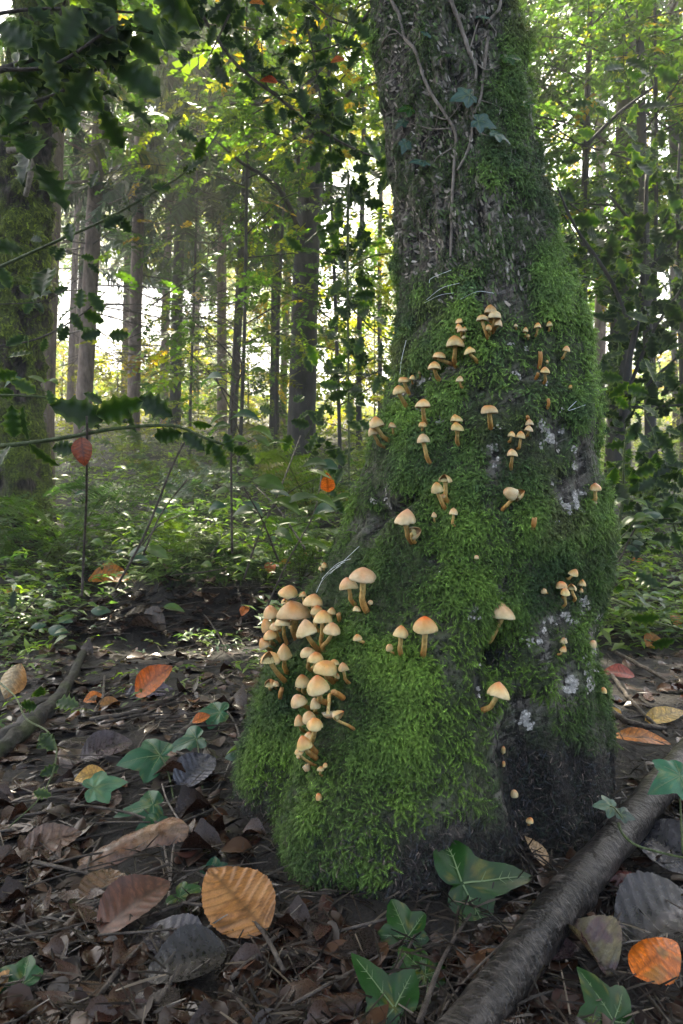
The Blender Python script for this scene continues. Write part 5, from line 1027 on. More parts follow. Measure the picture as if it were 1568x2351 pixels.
holly('holly_bush', 'tall dark holly bush with spidery twigs on the shaded side of the trunk', [[(1425, 990, 3.0), (1440, 850, 3.0), (1470, 700, 3.0), (1480, 560, 3.0), (1485, 400, 3.0)], [(1440, 900, 3.0), (1500, 760, 3.0), (1580, 640, 3.0)], [(1430, 950, 3.0), (1490, 880, 3.0), (1600, 780, 3.0)], [(1450, 760, 3.0), (1400, 640, 3.0), (1320, 520, 3.0), (1280, 430, 3.0)], [(1470, 640, 3.0), (1540, 560, 3.0), (1600, 480, 3.0)], [(1400, 930, 3.0), (1480, 935, 3.0), (1620, 925, 3.0)], [(1480, 560, 3.0), (1440, 500, 3.0), (1400, 450, 3.0)], [(1350, 330, 3.0), (1420, 260, 3.0), (1500, 200, 3.0)], [(1560, 600, 3.0), (1555, 480, 3.0), (1560, 330, 3.0)]],
      [(1480, 390, 2.9, 62, 100), (1465, 505, 2.9, 70, 200), (1390, 860, 2.8, 60, 100), (1400, 820, 2.8, 50, 20), (1540, 540, 2.9, 60, 0), (1530, 400, 2.9, 40, 90), (1330, 240, 2.9, 50, 0)], 285, (30, 64), .016, cat='holly bush', mat=M_darkbark, spread=95)
holly('holly_branch', 'sharp holly sprig hanging low over the twigs on the shaded side', [[(1405, 1375, 1.5), (1450, 1395, 1.45), (1500, 1425, 1.4), (1600, 1455, 1.35)]], [(1488, 1418, 1.38, 70, 175), (1518, 1475, 1.36, 56, 10), (1420, 1350, 1.5, 40, -60)], 2, (34, 50), .0035, mat=M_greentwig)
holly('holly_shrub', 'low leafy holly shrub behind the shaded trunk edge, leaves shining', [[(1410, 1240, 2.2), (1430, 1150, 2.2), (1432, 1060, 2.2), (1440, 980, 2.2)], [(1560, 1260, 2.2), (1530, 1130, 2.2), (1500, 1000, 2.2), (1480, 950, 2.2)], [(1430, 1150, 2.2), (1500, 1150, 2.2), (1600, 1160, 2.2)], [(1600, 1060, 2.2), (1540, 1080, 2.2), (1470, 1040, 2.2)], [(1400, 1290, 2.0), (1480, 1210, 2.1), (1600, 1200, 2.1)]], [(1405, 1100, 2.1, 60, 90), (1530, 1165, 2.0, 74, -110), (1480, 1080, 2.1, 60, 20), (1545, 1090, 2.1, 60, 170)], 120, (30, 62), .006, cat='holly bush', mat=M_greentwig, spread=110)
holly('holly_runner', 'thin green holly runner with bright spiny leaves on the near litter bank', [[(-10, 1560, 1.1), (35, 1600, 1.0), (60, 1650, .96), (110, 1680, .9), (130, 1730, .86), (100, 1820, .8), (20, 1900, .76)]], [(90, 1590, 1.0, 58, 90), (150, 1615, .96, 62, -20), (105, 1700, .88, 58, -50), (70, 1620, .98, 50, 190), (30, 1380, 1.3, 40, 90)], 3, (34, 46), .0016, mat=M_greentwig, spread=30)
# red dead leaf hung on the bare sapling
tube_pts = catmull([pt(188, 1372, 1.30), pt(192, 1280, 1.30), pt(198, 1150, 1.22), pt(200, 1000, 1.13), pt(199, 955, 1.12)], 24); tube_pts[0] = gpt(188, 1372, -.01) * np.array([1, 1, 1]) if abs(gpt(188, 1372)[1] - 1.3) < .3 else tube_pts[0]
tag(tube_ob('bare_sapling', tube_pts, np.linspace(.0028, .0016, 24), M_twig, sides=6), 'thin dark upright sapling with one red leaf hanging from it', 'sapling')
HL('dead_leaf', 'dark red leaf hanging point down on the thin upright sapling', 'leaf', 190, 1036, 66, -80, (.17, .040, .010), depth=1.105, tilt=(.2, .1), pleat=.01, seed=61, lift=0, wide=.95)
for k, (pts, r, lab) in enumerate([([(265, 1352, 1.9), (300, 1290, 1.9), (340, 1210, 1.9), (400, 1060, 1.9), (440, 990, 1.9)], .0042, 'bare dark stem leaning outward behind the hummock'), ([(330, 1270, 2.1), (370, 1180, 2.1), (430, 1100, 2.1)], .003, 'second leaning stem nearer the hummock'),
                      ([(560, 1330, 2.0), (590, 1240, 2.0), (640, 1130, 2.0), (690, 1000, 2.1)], .0035, 'brown bramble stem rising between hummock and root'), ([(700, 1260, 1.9), (640, 1170, 2.0), (590, 1120, 2.1)], .003, 'thin crossed stem by the root outline'), ([(610, 1400, 1.9), (660, 1290, 1.9), (720, 1180, 1.9), (740, 1080, 1.95)], .003, 'slender stem just beyond the root outline')]):
    P = catmull([pt(*q) for q in pts], 16); tag(tube_ob('bramble_cane', P, np.linspace(r, r * .6, 16), M_twig, sides=6, wob=.2), lab, 'bramble')

# ------------------------------------------------------------------ broad-leaved sapling and brambles in the middle distance
def big_leaf_mesh(seed, wf, col):
    V, F, vm = grid_leaf(11, 7, wf, .012, 7, curl=rng.uniform(-.4, .3), fold=.18, droop=.55, twist=rng.uniform(-.3, .3), seed=seed); C = np.array(col) * (.85 + .3 * fbm(V * 6 + seed, 2))[:, None] * (1 + .3 * vm[:, None])
    return mesh_np('leaf', V, F, M_under, C)
BLM = [big_leaf_mesh(70 + k, [w_oval, w_lance, w_oval][k % 3], [(.05, .095, .020), (.045, .08, .03), (.035, .075, .05), (.07, .12, .02)][k % 4]) for k in range(8)]
def leafy(name, label, stems, leaves, r=.003, nrand=0, size=(60, 90), cat='sapling', spread=50, mat=None, group=None):
    base = pt(*stems[0][0]); root = empty(name, base, label, cat, group); pts = []
    for k, st in enumerate(stems):
        P = catmull([pt(*q) for q in st], 6 * len(st)); rr = r * (1 if k == 0 else .55); V, F, T3 = tube(P, np.linspace(rr, rr * .5, len(P)), 6, .15); ob('stem', mesh_np('stem', V - base, [F, T3], mat or M_twig), root); pts.append(P)
    todo = [(pt(a, b, c), L * c / FV, g) for a, b, c, L, g in leaves]
    for _ in range(nrand):
        P = pts[rng.integers(len(pts))]; q = P[int(len(P) * rng.uniform(.3, .999))]; todo.append((q + rng.normal(0, spread * q[1] / FV * .5, 3) * [1, .8, .7], rng.uniform(*size) * q[1] / FV, rng.choice([rng.uniform(-40, 40), rng.uniform(140, 220)])))
    for q, s, g in todo:
        a = math.radians(g); nr = np.array([rng.normal(0, .25), -.55 + rng.normal(0, .25), 1.0]); nr /= np.linalg.norm(nr); xd = np.array([math.cos(a), rng.normal(-.1, .3), math.sin(a)]); xd = xd - nr * xd.dot(nr); M = frame(xd, nr); p = q - base - M[:, 0] * s * .5
        o = ob('leaf', BLM[rng.integers(len(BLM))], root); o.matrix_basis = Matrix([[*(M[0] * s), p[0]], [*(M[1] * s), p[1]], [*(M[2] * s), p[2]], [0, 0, 0, 1]])
    return root
leafy('leafy_sapling', 'young sapling with long drooping leaves before the sunny clearing', [[(533, 1270, 1.75), (531, 1096, 1.75), (532, 942, 1.75), (540, 890, 1.75), (555, 851, 1.75), (545, 795, 1.75)], [(531, 1050, 1.75), (560, 1020, 1.75), (600, 1000, 1.75)], [(545, 870, 1.75), (510, 850, 1.75), (470, 870, 1.75)]],
      [(482, 870, 1.72, 70, 170), (505, 888, 1.72, 40, 200), (590, 850, 1.75, 50, 5), (560, 955, 1.72, 76, -15), (500, 960, 1.72, 50, 205), (510, 975, 1.7, 40, 190), (600, 992, 1.7, 66, 10), (600, 1008, 1.7, 50, -10), (635, 1015, 1.72, 50, 0), (548, 1010, 1.7, 40, 15)], .0035)
leafy('bramble', 'bramble spray with broad green leaves between the sapling and the trunk', [[(640, 1290, 1.7), (600, 1190, 1.65), (560, 1120, 1.6)], [(600, 1190, 1.65), (680, 1120, 1.65), (760, 1090, 1.7)], [(620, 1230, 1.65), (700, 1200, 1.65), (780, 1200, 1.7)]],
      [(560, 1112, 1.58, 60, 170), (615, 1105, 1.58, 80, -8), (720, 1085, 1.6, 90, 5), (690, 1140, 1.6, 80, 10), (500, 1128, 1.6, 60, 185), (495, 1165, 1.6, 50, 190), (660, 1160, 1.6, 70, -20), (740, 1150, 1.62, 70, 10), (725, 1250, 1.6, 80, -5), (580, 1220, 1.6, 60, 0)], .003, 14, (46, 74), 'bramble', 70)
leafy('bramble', 'low bramble with pale bluish leaves beside the mossy hummock', [[(300, 1290, 2.3), (360, 1210, 2.3), (420, 1180, 2.3)], [(330, 1260, 2.2), (250, 1220, 2.2), (180, 1210, 2.2)], [(480, 1280, 2.2), (520, 1220, 2.2), (560, 1210, 2.2)]], [(310, 1262, 2.2, 56, 170), (360, 1265, 2.2, 60, 10), (290, 1180, 2.2, 40, 0)], .003, 26, (22, 46), 'bramble', 150)
leafy('bramble', 'small-leaved bramble creeping near the picture\'s edge by the logs', [[(60, 1400, 2.0), (100, 1360, 2.0), (140, 1340, 2.0)], [(20, 1420, 1.9), (60, 1380, 1.9), (90, 1400, 1.9)], [(110, 1480, 1.6), (140, 1450, 1.6), (190, 1410, 1.6)]], [(130, 1445, 1.6, 50, 0), (150, 1420, 1.6, 40, 190), (230, 1400, 1.7, 46, 0), (400, 1395, 1.6, 50, 0)], .002, 22, (18, 36), 'bramble', 130)
leafy('beech_twig', 'yellowing beech twig hanging before the mossed trunk foot', [[(-40, 860, 1.7), (40, 880, 1.7), (110, 900, 1.7)]], [(30, 875, 1.68, 50, 200), (60, 880, 1.68, 44, 10), (85, 868, 1.68, 40, 20), (118, 875, 1.66, 40, 0)], .002)
leafy('green_shoot', 'lit green twig with rounded leaves high in front of the pines', [[(350, 700, 2.6), (390, 670, 2.6), (420, 650, 2.6), (470, 610, 2.6), (480, 560, 2.6)]], [(375, 660, 2.55, 30, 120), (385, 700, 2.55, 26, 190), (465, 610, 2.55, 34, 60), (430, 650, 2.55, 30, 0), (480, 640, 2.55, 34, 180)], .003, 12, (22, 34), 'twig', 40)
leafy('evergreen_seedling', 'spiky pale green seedling at the dark outer root, leaves radiating', [[(560, 1770, .95), (555, 1740, .95), (550, 1725, .95)]], [(540, 1720, .93, 46, 160), (550, 1710, .93, 44, 110), (565, 1718, .93, 40, 40), (535, 1735, .93, 40, 195), (560, 1735, .92, 40, -10), (545, 1745, .92, 36, 220)], .0012, cat='seedling')
leafy('bramble', 'broad-leaved bramble low behind the shaded trunk edge', [[(1420, 1290, 2.0), (1470, 1200, 2.0), (1540, 1190, 2.0)], [(1400, 1260, 2.0), (1440, 1220, 2.0), (1460, 1190, 2.0)]], [(1475, 1190, 1.95, 50, 0), (1500, 1200, 1.95, 54, -30), (1440, 1195, 1.95, 50, 190), (1500, 1180, 1.95, 40, 160)], .003, 34, (26, 50), 'bramble', 110)

# ------------------------------------------------------------------ ferns
def fern_frond(seed, L=1.0):
    r = np.random.default_rng(seed); V, F = [], []; n = 21
    sp = lambda t: np.array([t * L, 0, .42 * L * math.sin(t * 2.0) - .28 * L * t ** 3])
    for k in range(n):
        t = .12 + .88 * k / n; p = sp(t); pl = .30 * L * math.sin(math.pi * (.18 + .80 * t)) ** .9
        for sg in (-1, 1):
            pl = pl * r.uniform(.8, 1.12); m_ = 10 if pl > .12 * L else 6; d = np.array([.30 + r.normal(0, .10), sg * .95, -.15 + r.normal(0, .22)])
            for q in range(m_):
                f = (q + .5) / m_; c = p + d * pl * f; hw = .40 * pl / m_; l2 = .058 * L * (1 - f) ** .8 + .006 * L
                for s2 in (-1, 1):
                    b = len(V); V += [tuple(c - d * hw * .9), tuple(c + d * hw * .9), tuple(c + np.array([s2 * l2, 0, 0]) + d * hw * .5 + np.array([0, 0, r.normal(0, .01)]))]; F.append((b, b + 1, b + 2))
    V = np.array(V); F = np.array(F); P = np.array([sp(t) for t in np.linspace(-.15, 1, 12)]); tv, tf, t3 = tube(P, np.linspace(.008, .002, 12) * L, 4)
    return V, F, tv, tf
def fern_mesh(seed, col):
    V, F, tv, tf = fern_frond(seed); n = len(V); C = np.vstack([np.array(col) * np.exp(np.random.default_rng(seed).normal(0, .12, n))[:, None], np.tile([.05, .05, .02], (len(tv), 1))])
    return mesh_np('frond', np.vstack([V, tv]), [F, tf + n], M_fern, C, smooth=False)
FMe = [fern_mesh(k, c) for k, c in enumerate([(.065, .12, .022), (.055, .11, .030), (.05, .10, .05), (.10, .15, .02), (.17, .16, .025)])]
def fern(label, x, y, n, L, group=None, yaw0=None, pal=(0, 1, 2), hgt=None):
    z = float(ground_h(x, y)); root = empty('fern', (x, y, z), label, 'fern', group)
    for k in range(n):
        yaw = rng.uniform(0, 6.28) if yaw0 is None else yaw0 + rng.normal(0, .3); o = ob('frond', FMe[rng.choice(pal)], root); o.rotation_euler = (rng.normal(0, .2), rng.uniform(-.55, .05), yaw); o.scale = (L * rng.uniform(.8, 1.15),) * 3; o.location = (0, 0, .02)
    return root
def fern_at(label, vx, vy, d, n, L, yaw0=None, pal=(0, 1), group=None):
    p = pt(vx, vy, d); g = float(ground_h(p[0], p[1])); fern(label, p[0], p[1], n, L * 1.12, group, yaw0, pal)
fern_at('fern with one frond curling upward beside the holly arch', 80, 1130, 2.9, 5, .42, None, (0, 3))
fern_at('fern with flat sunlit fronds under the hanging red leaf', 150, 1150, 3.0, 6, .55, None, (0, 1))
fern_at('fern spreading bluish fronds across the clearing\'s edge', 330, 1120, 3.4, 6, .58, None, (1, 2))
fern_at('bright fern fronds tucked against the root outline', 690, 1215, 2.7, 5, .36, None, (0, 3))
fern_at('yellow-green tall fern by the dark beech trunk base', 720, 1000, 4.2, 6, .62, None, (3, 4))
fern_at('small lit fern sprig on top of the mossy hummock', 430, 1250, 2.5, 3, .20, None, (3, 0))
seen_f = {}
def fern_label(x, y, n, Lf):
    px, py = project(np.array([x, y, float(ground_h(x, y))])); L_ = sorted([(60, 'the mossed old trunk'), (195, 'the tallest slender pine'), (311, 'the straight lone pine'), (404, 'the ivy-clad pine'), (510, 'the pale pine'), (632, 'the ivy-wrapped tree'), (697, 'the stout dark beech'), (800, 'the hanging holly shoots'), (1000, 'the leaning mossy trunk'), (1428, 'the dark straight tree'), (1540, 'the rusty-leaved tree')], key=lambda l: abs(l[0] - px))
    b = 'near' if y < 4.2 else ('middle-distance' if y < 6.5 else 'far'); s = 'left' if px < L_[0][0] else 'right'; z_ = ('low' if Lf < .42 else 'tall') + (' bushy' if n > 4 else ' thin')
    c_ = [f'{b} {z_} bracken just {s} of {L_[0][1]}'] + [f'{b} {z_} bracken between {L_[i][1]} and {L_[j][1]}' for j in range(1, 5) for i in range(j)] + [f'{b} {z_} bracken fern some way {s} of {L_[k][1]}' for k in range(5)]
    lab = next((q for q in c_ if q not in seen_f), c_[0])
    seen_f[lab] = 1; return lab
nf = 0
while nf < 54:
    y = rng.uniform(2.9, 9.5); x = rng.uniform(-.62, .62) * y
    if abs(x - .25) < .25 and y < 3: continue
    sunny = x < .1 * y
    nfr, Lf = int(rng.integers(4, 7)), rng.uniform(.30, .54); fern(fern_label(x, y, nfr, Lf), x, y, nfr, Lf, 'bracken beyond the hummock' if sunny else 'bracken behind the leaning trunk', None, (0, 1, 2, 3, 4) if y > 4.5 else (0, 1, 2)); nf += 1

# low herbs, ivy and bramble leaves that nobody could count
HB_V, HB_F, HB_J = [], [], []
for k in range(6):
    a = rng.uniform(0, 6.28); x0, y0, z0 = rng.normal(0, .35), rng.normal(0, .35), rng.uniform(0, .8); L = .42; b = len(HB_V); ca, sa = math.cos(a), math.sin(a); w = .15
    for (u, v_, z) in [(0, 0, 0), (.45, w, .05), (.5, 0, .0), (.45, -w, .05), (1, 0, -.12)]: HB_V.append((x0 + (u * ca - v_ * sa) * L, y0 + (u * sa + v_ * ca) * L, z0 + z * L)); HB_J.append(k)
    HB_F += [(b, b + 2, b + 1), (b, b + 3, b + 2), (b + 1, b + 2, b + 4), (b + 2, b + 3, b + 4)]
HB_V = np.array(HB_V); HB_F = [np.array(HB_F)]; HB_J = np.array(HB_J)
n = 14500; y = 2.0 + 14.5 * rng.random(n) ** 1.35; x = rng.uniform(-.85, .85, n) * y; keep = (fbm(np.stack([x * 1.3, y * 1.3, 0 * x], 1), 2) > .40 - .05 * (y - 2)) & ~((np.abs(x + .55) < .36) & (y < 2.4)); x, y = x[keep], y[keep]; n = len(x)
x2 = rng.uniform(-.62, -.06, 420); y2 = 1.15 + 1.0 * np.sqrt(rng.random(420)); k2 = fbm(np.stack([x2 * 4, y2 * 4, 0 * x2], 1), 2) > .5; n1_ = n; x = np.concatenate([x, (x2 * y2)[k2]]); y = np.concatenate([y, y2[k2]]); n = len(x)
P = np.stack([x, y, ground_h(x, y) + .26 * rng.random(n) ** 1.6 * np.clip((y - 2.1) / 1.2, 0, 1)], 1); t = rng.random(n)[:, None]
col = np.array([.060, .115, .060]) * (1 - t) + np.array([.14, .20, .035]) * t; fade = np.clip((y - 5) / 5, 0, 1)[:, None]; col = col * (1 - fade * .85) + np.array([.23, .21, .025]) * fade * .85  # far herbs turn yellow, the clearing's sunlight put into their colour
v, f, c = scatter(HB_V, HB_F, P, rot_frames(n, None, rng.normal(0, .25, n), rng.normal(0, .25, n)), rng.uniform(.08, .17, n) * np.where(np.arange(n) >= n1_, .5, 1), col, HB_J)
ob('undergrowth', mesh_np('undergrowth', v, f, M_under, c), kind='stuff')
# moss on the hummock
n = 9000; a = rng.uniform(0, 6.28, n); rr = np.sqrt(rng.random(n)); x = -.52 + .36 * rr * np.cos(a); y = 2.62 + .34 * rr * np.sin(a); h0 = ground_h(x, y); e = .004; nr = np.stack([-(ground_h(x + e, y) - h0) / e, -(ground_h(x, y + e) - h0) / e, np.ones(n)], 1); nr /= np.linalg.norm(nr, axis=1)[:, None]
kp = ground_h(x, y) > .15; x, y, h0, nr = x[kp], y[kp], h0[kp], nr[kp]; n = len(x)
t = np.clip(fbm(np.stack([x * 9, y * 9, 0 * x], 1), 2) * 1.8 - .4, 0, 1)[:, None]
v, f, c = scatter(FR_V, FR_F, np.stack([x, y, h0], 1), tang_frames(nr, rng.normal(0, 1, (n, 3))), rng.uniform(.016, .034, n), (np.array([.02, .045, .012]) * (1 - t) + np.array([.09, .15, .02]) * t) * np.exp(rng.normal(0, .25, n))[:, None], None, FR_T)
ob('hummock_moss', mesh_np('hummock_moss', v, f, M_moss, c, smooth=False), kind='stuff')
# ------------------------------------------------------------------ the wood behind
def spray_broad(n=11, seed=0):
    r = np.random.default_rng(seed); V, F, J = [], [], []
    for k in range(n):
        t = .12 + .88 * k / (n - 1); sg = 1 if k % 2 else -1; a = sg * r.uniform(.6, 1.1) if k < n - 1 else 0; L = .27 * r.uniform(.75, 1.15); b = len(V); ca, sa = math.cos(a), math.sin(a); tz = r.normal(0, .35)
        for (u, v_, z) in [(0, 0, 0), (.42, .30, .05), (1, 0, -.10), (.42, -.30, .05)]:
            V.append((t + (u * ca - v_ * sa) * L, (u * sa + v_ * ca) * L, -.25 * t * t + (z + tz * v_ - .1 * u) * L)); J.append(k)
        F += [(b, b + 3, b + 1), (b + 1, b + 3, b + 2)]
    b = len(V); V += [(0, -.008, 0), (0, .008, 0), (.95, 0, -.23)]; J += [n] * 3; F.append((b, b + 1, b + 2))
    return np.array(V), [np.array(F)], np.array(J)
def spray_needle(seed=0):
    r = np.random.default_rng(seed); V, F, J = [], [], []
    for k in range(15):
        t = .06 + .94 * k / 15; L = .46 * (1 - .55 * t) * r.uniform(.7, 1.2)
        for sg in (-1, 1):
            b = len(V); a = sg * r.uniform(.7, 1.1); dz = r.uniform(-.9, -.1)
            p = np.array([t, 0, -.22 * t * t]); d = np.array([math.cos(a), math.sin(a), dz]) * L; w = np.array([-math.sin(a), math.cos(a), 0]) * .026
            V += [tuple(p - w), tuple(p + w), tuple(p + d * .6 + w * 1.3 - [0, 0, .02]), tuple(p + d)]; J += [k] * 4; F += [(b, b + 1, b + 2), (b, b + 2, b + 3)]
    b = len(V); V += [(0, -.012, 0), (0, .012, 0), (1, 0, -.22)]; J += [0] * 3; F.append((b, b + 1, b + 2))
    return np.array(V), [np.array(F)], np.array(J)
SPB = [spray_broad(11, k) for k in range(3)]; SPN = [spray_needle(k) for k in range(2)]
def mixcol(n, cols, p): return np.array(cols)[rng.choice(len(cols), n, p=p)] * np.exp(rng.normal(0, .2, n))[:, None]
GREEN = [(.045, .095, .018), (.030, .065, .018), (.085, .14, .018), (.15, .17, .020), (.22, .15, .02)]
NEED = [(.030, .060, .026), (.045, .085, .030), (.07, .11, .03), (.12, .13, .03)]
def grow(parent, base, P, M, sc, cols, sps, mat, name='crown'):
    Vs, Fs, Cs, off = [], [], [], 0; q = rng.integers(0, len(sps), len(P))
    for k, (tv, tf, tj) in enumerate(sps):
        s = q == k
        if not s.any(): continue
        v, f, c = scatter(tv, tf, P[s] - base, M[s], sc[s], cols[s], tj); Vs.append(v); Fs.append(f[0] + off); Cs.append(c); off += len(v)
    ob(name, mesh_np(name, np.vstack(Vs), np.vstack(Fs), mat, np.vstack(Cs), smooth=False), parent, kind='stuff')
def trunk_curve(vx, vy, lean, d, top, wob=.03):
    """axis from the ground up, through the photograph point at depth d"""
    p0 = pt(vx, vy, d); g = float(ground_h(p0[0], d)); zs = np.concatenate([[g - .15], np.linspace(g + .02, top, 16)]); x = p0[0] + lean * (zs - p0[2]); 
    ph = rng.uniform(0, 6.28); x = x + wob * np.sin(zs * .9 + ph) - wob * math.sin(p0[2] * .9 + ph); y = d + .04 * (zs - g) * rng.normal(0, .6)
    return np.stack([x, y, zs], 1)
def tree(name, label, vx, vy, lean, wpx, d, top, bark, kind, z0, z1, spread, nl, per, ssz, cols, pcol, group=None, wob=.03, dead=0, flare=1.25, dens=.45):
    ax = trunk_curve(vx, vy, lean, d, top, wob); r0 = wpx / 2 * d / FV; base = ax[1].copy(); root = empty(name, base, label, 'tree', group)
    zr = np.linspace(0, 1, len(ax)); R = r0 * np.interp(zr, [0, .06, .12, .5, 1], [flare * 1.15, flare, 1.04, .85, .35])
    P = catmull(ax, 46); Rr = np.interp(np.linspace(0, 1, 46), np.linspace(0, 1, len(ax)), R); V, F, T3 = tube(P, Rr, 14, .06); ob('trunk', mesh_np('trunk', V - base, [F, T3], bark), root)
    at = lambda z: np.array([np.interp(z, ax[:, 2], ax[:, 0]), np.interp(z, ax[:, 2], ax[:, 1]), z])
    PP, MM, SS = [], [], []
    for k in range(nl):
        z = z0 + (z1 - z0) * (k + rng.random()) / nl; p = at(z); yaw = rng.uniform(0, 6.28); L = spread * rng.uniform(.6, 1.1) * (1 - .45 * (z - z0) / (z1 - z0 + 1e-6) if kind == 'n' else 1)
        rise = (.35 if kind == 'b' else -.10) * rng.uniform(.3, 1.3); h = np.array([math.cos(yaw), math.sin(yaw), 0])
        Q = catmull([p, p + h * L * .35 + [0, 0, rise * L * .45], p + h * L * .7 + [0, 0, rise * L * .6] + rng.normal(0, .05 * L, 3), p + h * L + [0, 0, (rise * .5 - .08) * L]], 9)
        rl = max(r0 * .22 * (1 - .4 * k / nl), .006); v, f, t3 = tube(Q, np.linspace(rl, rl * .25, 9), 5, .2); ob('limb', mesh_np('limb', v - base, [f, t3], bark), root)
        m_ = int(per * dens * ((1.25 if vx < 690 else (1.9 if vx < 1200 else 2.7)) if kind == 'b' else 1.1)); t = rng.uniform(.15, 1.0, m_); c_ = np.stack([np.interp(t, np.linspace(0, 1, 9), Q[:, i]) for i in range(3)], 1) + rng.normal(0, .12 * L, (m_, 3)) * [1, 1, .55]
        PP.append(c_); SS.append((.68 if kind == 'b' else 1) * ssz * rng.uniform(.6, 1.25, m_)); yw = yaw + rng.normal(0, .9, m_)
        MM.append(rot_frames(m_, yw, rng.normal(.15 if kind == 'b' else .35, .3, m_), rng.normal(0, .35, m_)))
    if PP:
        PP, MM, SS = np.vstack(PP), np.concatenate(MM), np.concatenate(SS); vis = ((PP[:, 2] < CAM_Z + .80 * PP[:, 1] + .15)) & (np.abs(PP[:, 0]) < .62 * PP[:, 1] + .5); PP, MM, SS = PP[vis], MM[vis], SS[vis]; n = len(PP)   # only as high as this place can be seen
        cl = fbm(PP * 1.4, 2); col = mixcol(n, cols, pcol) * np.clip(.55 + .9 * cl, .5, 1.5)[:, None]
        grow(root, base, PP, MM, SS, col, SPB if kind == 'b' else SPN, M_beech if kind == 'b' else M_needle)
    for k in range(dead):                                                   # bare dead branches below the crown
        z = rng.uniform(base[2] + 1.0, z0 + .8); p = at(z); yaw = rng.uniform(0, 6.28); L = rng.uniform(.45, 1.7); h = np.array([math.cos(yaw), math.sin(yaw), 0])
        Q = catmull([p, p + h * L * .5 + [0, 0, -.03 * L], p + h * L + [0, 0, -.18 * L]] + rng.normal(0, .02, (3, 3)), 7); v, f, t3 = tube(Q, np.linspace(.009, .003, 7), 4, .2)
        VV, FF, o_ = [v], [f], len(v)
        for j in range(9):
            tq = Q[1 + j % 6]; a2 = yaw + rng.choice([-1, 1]) * rng.uniform(.5, 1.1); l2 = L * rng.uniform(.2, .55); v, f, t3 = tube(np.array([tq, tq + l2 * np.array([math.cos(a2), math.sin(a2), -.2])]), [.004, .0015], 3); VV.append(v); FF.append(f + o_); o_ += len(v)
        ob('dead_branch', mesh_np('dead_branch', np.vstack(VV) - base, np.vstack(FF), M_twig), root)
    return root, at
PB = dict(cols=GREEN, pcol=[.34, .22, .26, .14, .04]); PY = dict(cols=GREEN, pcol=[.16, .08, .36, .32, .08]); PD = dict(cols=GREEN, pcol=[.38, .46, .12, .03, .01]); PN = dict(cols=NEED, pcol=[.35, .35, .22, .08])
# pines, near to far
PINES = [(203, 700, .060, 36, 7.0, 'tallest slender pine, reddish grey, beside the mossed trunk', 26), (311, 700, .012, 28, 8.5, 'straight pine standing alone right by the bright sky gap', 20), (378, 800, .02, 19, 11.0, 'thin pale pine on the far rim of the clearing beside an ivied one', 7),
         (404, 800, .03, 25, 9.8, 'ivy-clad dark pine in the middle of the pine row', 8), (163, 850, .045, 15, 12.0, 'slim pale pine just behind the tallest one', 5), (176, 850, .05, 13, 13.5, 'slimmest pine squeezed between two others', 4), (510, 800, .012, 22, 10.5, 'pale pine standing in front of the brightest clearing', 7),
         (288, 750, .03, 15, 14.0, 'dim far pine half hidden by the straight one', 4), (545, 800, .07, 19, 7.8, 'thin dark leaning pine beside the pale one', 8), (452, 780, .02, 12, 16, 'farthest thin pine between the ivied and the pale one', 3)]
for vx, vy, ln, w, d, lab, dead in PINES:
    rt_, at_ = tree('pine_tree', lab, vx, vy, ln, w, d, d * .95 + 3, M_pine if 'dark' not in lab else M_darkbark, 'n', 2.6 + .16 * d, d * .8 + 2.0, 1.7, 22, 16, .60, group='pines along the clearing', dead=dead, wob=.015, flare=1.12, **PN)
    if 'ivy-clad' in lab: PIV = at_
tree('beech_tree', 'stout dark beech with bare lower trunk at the edge of the clearing', 697, 800, .045, 62, 6.0, 8.5, M_darkbark, 'b', 2.6, 8.0, 2.2, 16, 34, .36, **PB)
_, BIV = tree('beech_tree', 'slim ivy-wrapped tree just beside the stout dark beech', 632, 800, -.01, 21, 9.0, 10, M_darkbark, 'b', 2.0, 9, 1.7, 14, 34, .40, **PY)
tree('beech_tree', 'thin pale leaning tree between the ivy-wrapped one and the dark beech', 655, 760, .05, 16, 10.5, 10, M_pine, 'b', 2.2, 9.5, 1.7, 12, 34, .42, **PY)
tree('beech_tree', 'slender yellow-leaved tree in the gap beside the leaning mossy trunk', 826, 700, .0, 13, 8.0, 8, M_darkbark, 'b', 1.0, 7.5, 1.5, 16, 34, .38, **PY)
tree('beech_tree', 'second yellow-leaved tree, farther back in the gap by the trunk', 872, 760, .02, 11, 10.0, 9, M_darkbark, 'b', 1.0, 8.5, 1.8, 16, 34, .46, **PY)
tree('beech_tree', 'dark straight tree behind the holly bush with lit leaves on it', 1428, 500, -.005, 50, 5.6, 8.5, M_darkbark, 'b', 2.7, 8.0, 2.0, 18, 40, .36, **PD)
tree('beech_tree', 'pale slim trunk beside the dark straight one on the shaded side', 1388, 450, .01, 27, 8.0, 9, M_pine, 'b', 3.0, 8.5, 1.9, 14, 36, .40, **PB)
tree('beech_tree', 'dark trunk cut off by the picture\'s edge on the shaded side', 1575, 300, .0, 40, 6.2, 8, M_darkbark, 'b', 2.4, 7.5, 2.0, 16, 36, .36, **PD)
tree('beech_tree', 'far dark stem low behind the holly bush', 1500, 800, .03, 16, 9.5, 9, M_darkbark, 'b', 1.4, 8.5, 2.2, 18, 36, .44, **PB)
tree('beech_tree', 'rusty-leaved thin tree showing through the holly bush', 1540, 700, -.02, 14, 11.5, 9, M_darkbark, 'b', 1.0, 8.5, 2.4, 18, 36, .50, cols=GREEN, pcol=[.2, .15, .2, .2, .25])
tree('beech_tree', 'brown trunk standing right behind the mossed one at the edge', 104, 800, .02, 46, 4.6, 7, M_pine, 'b', 3.2, 6.8, 1.6, 9, 30, .36, **PB)
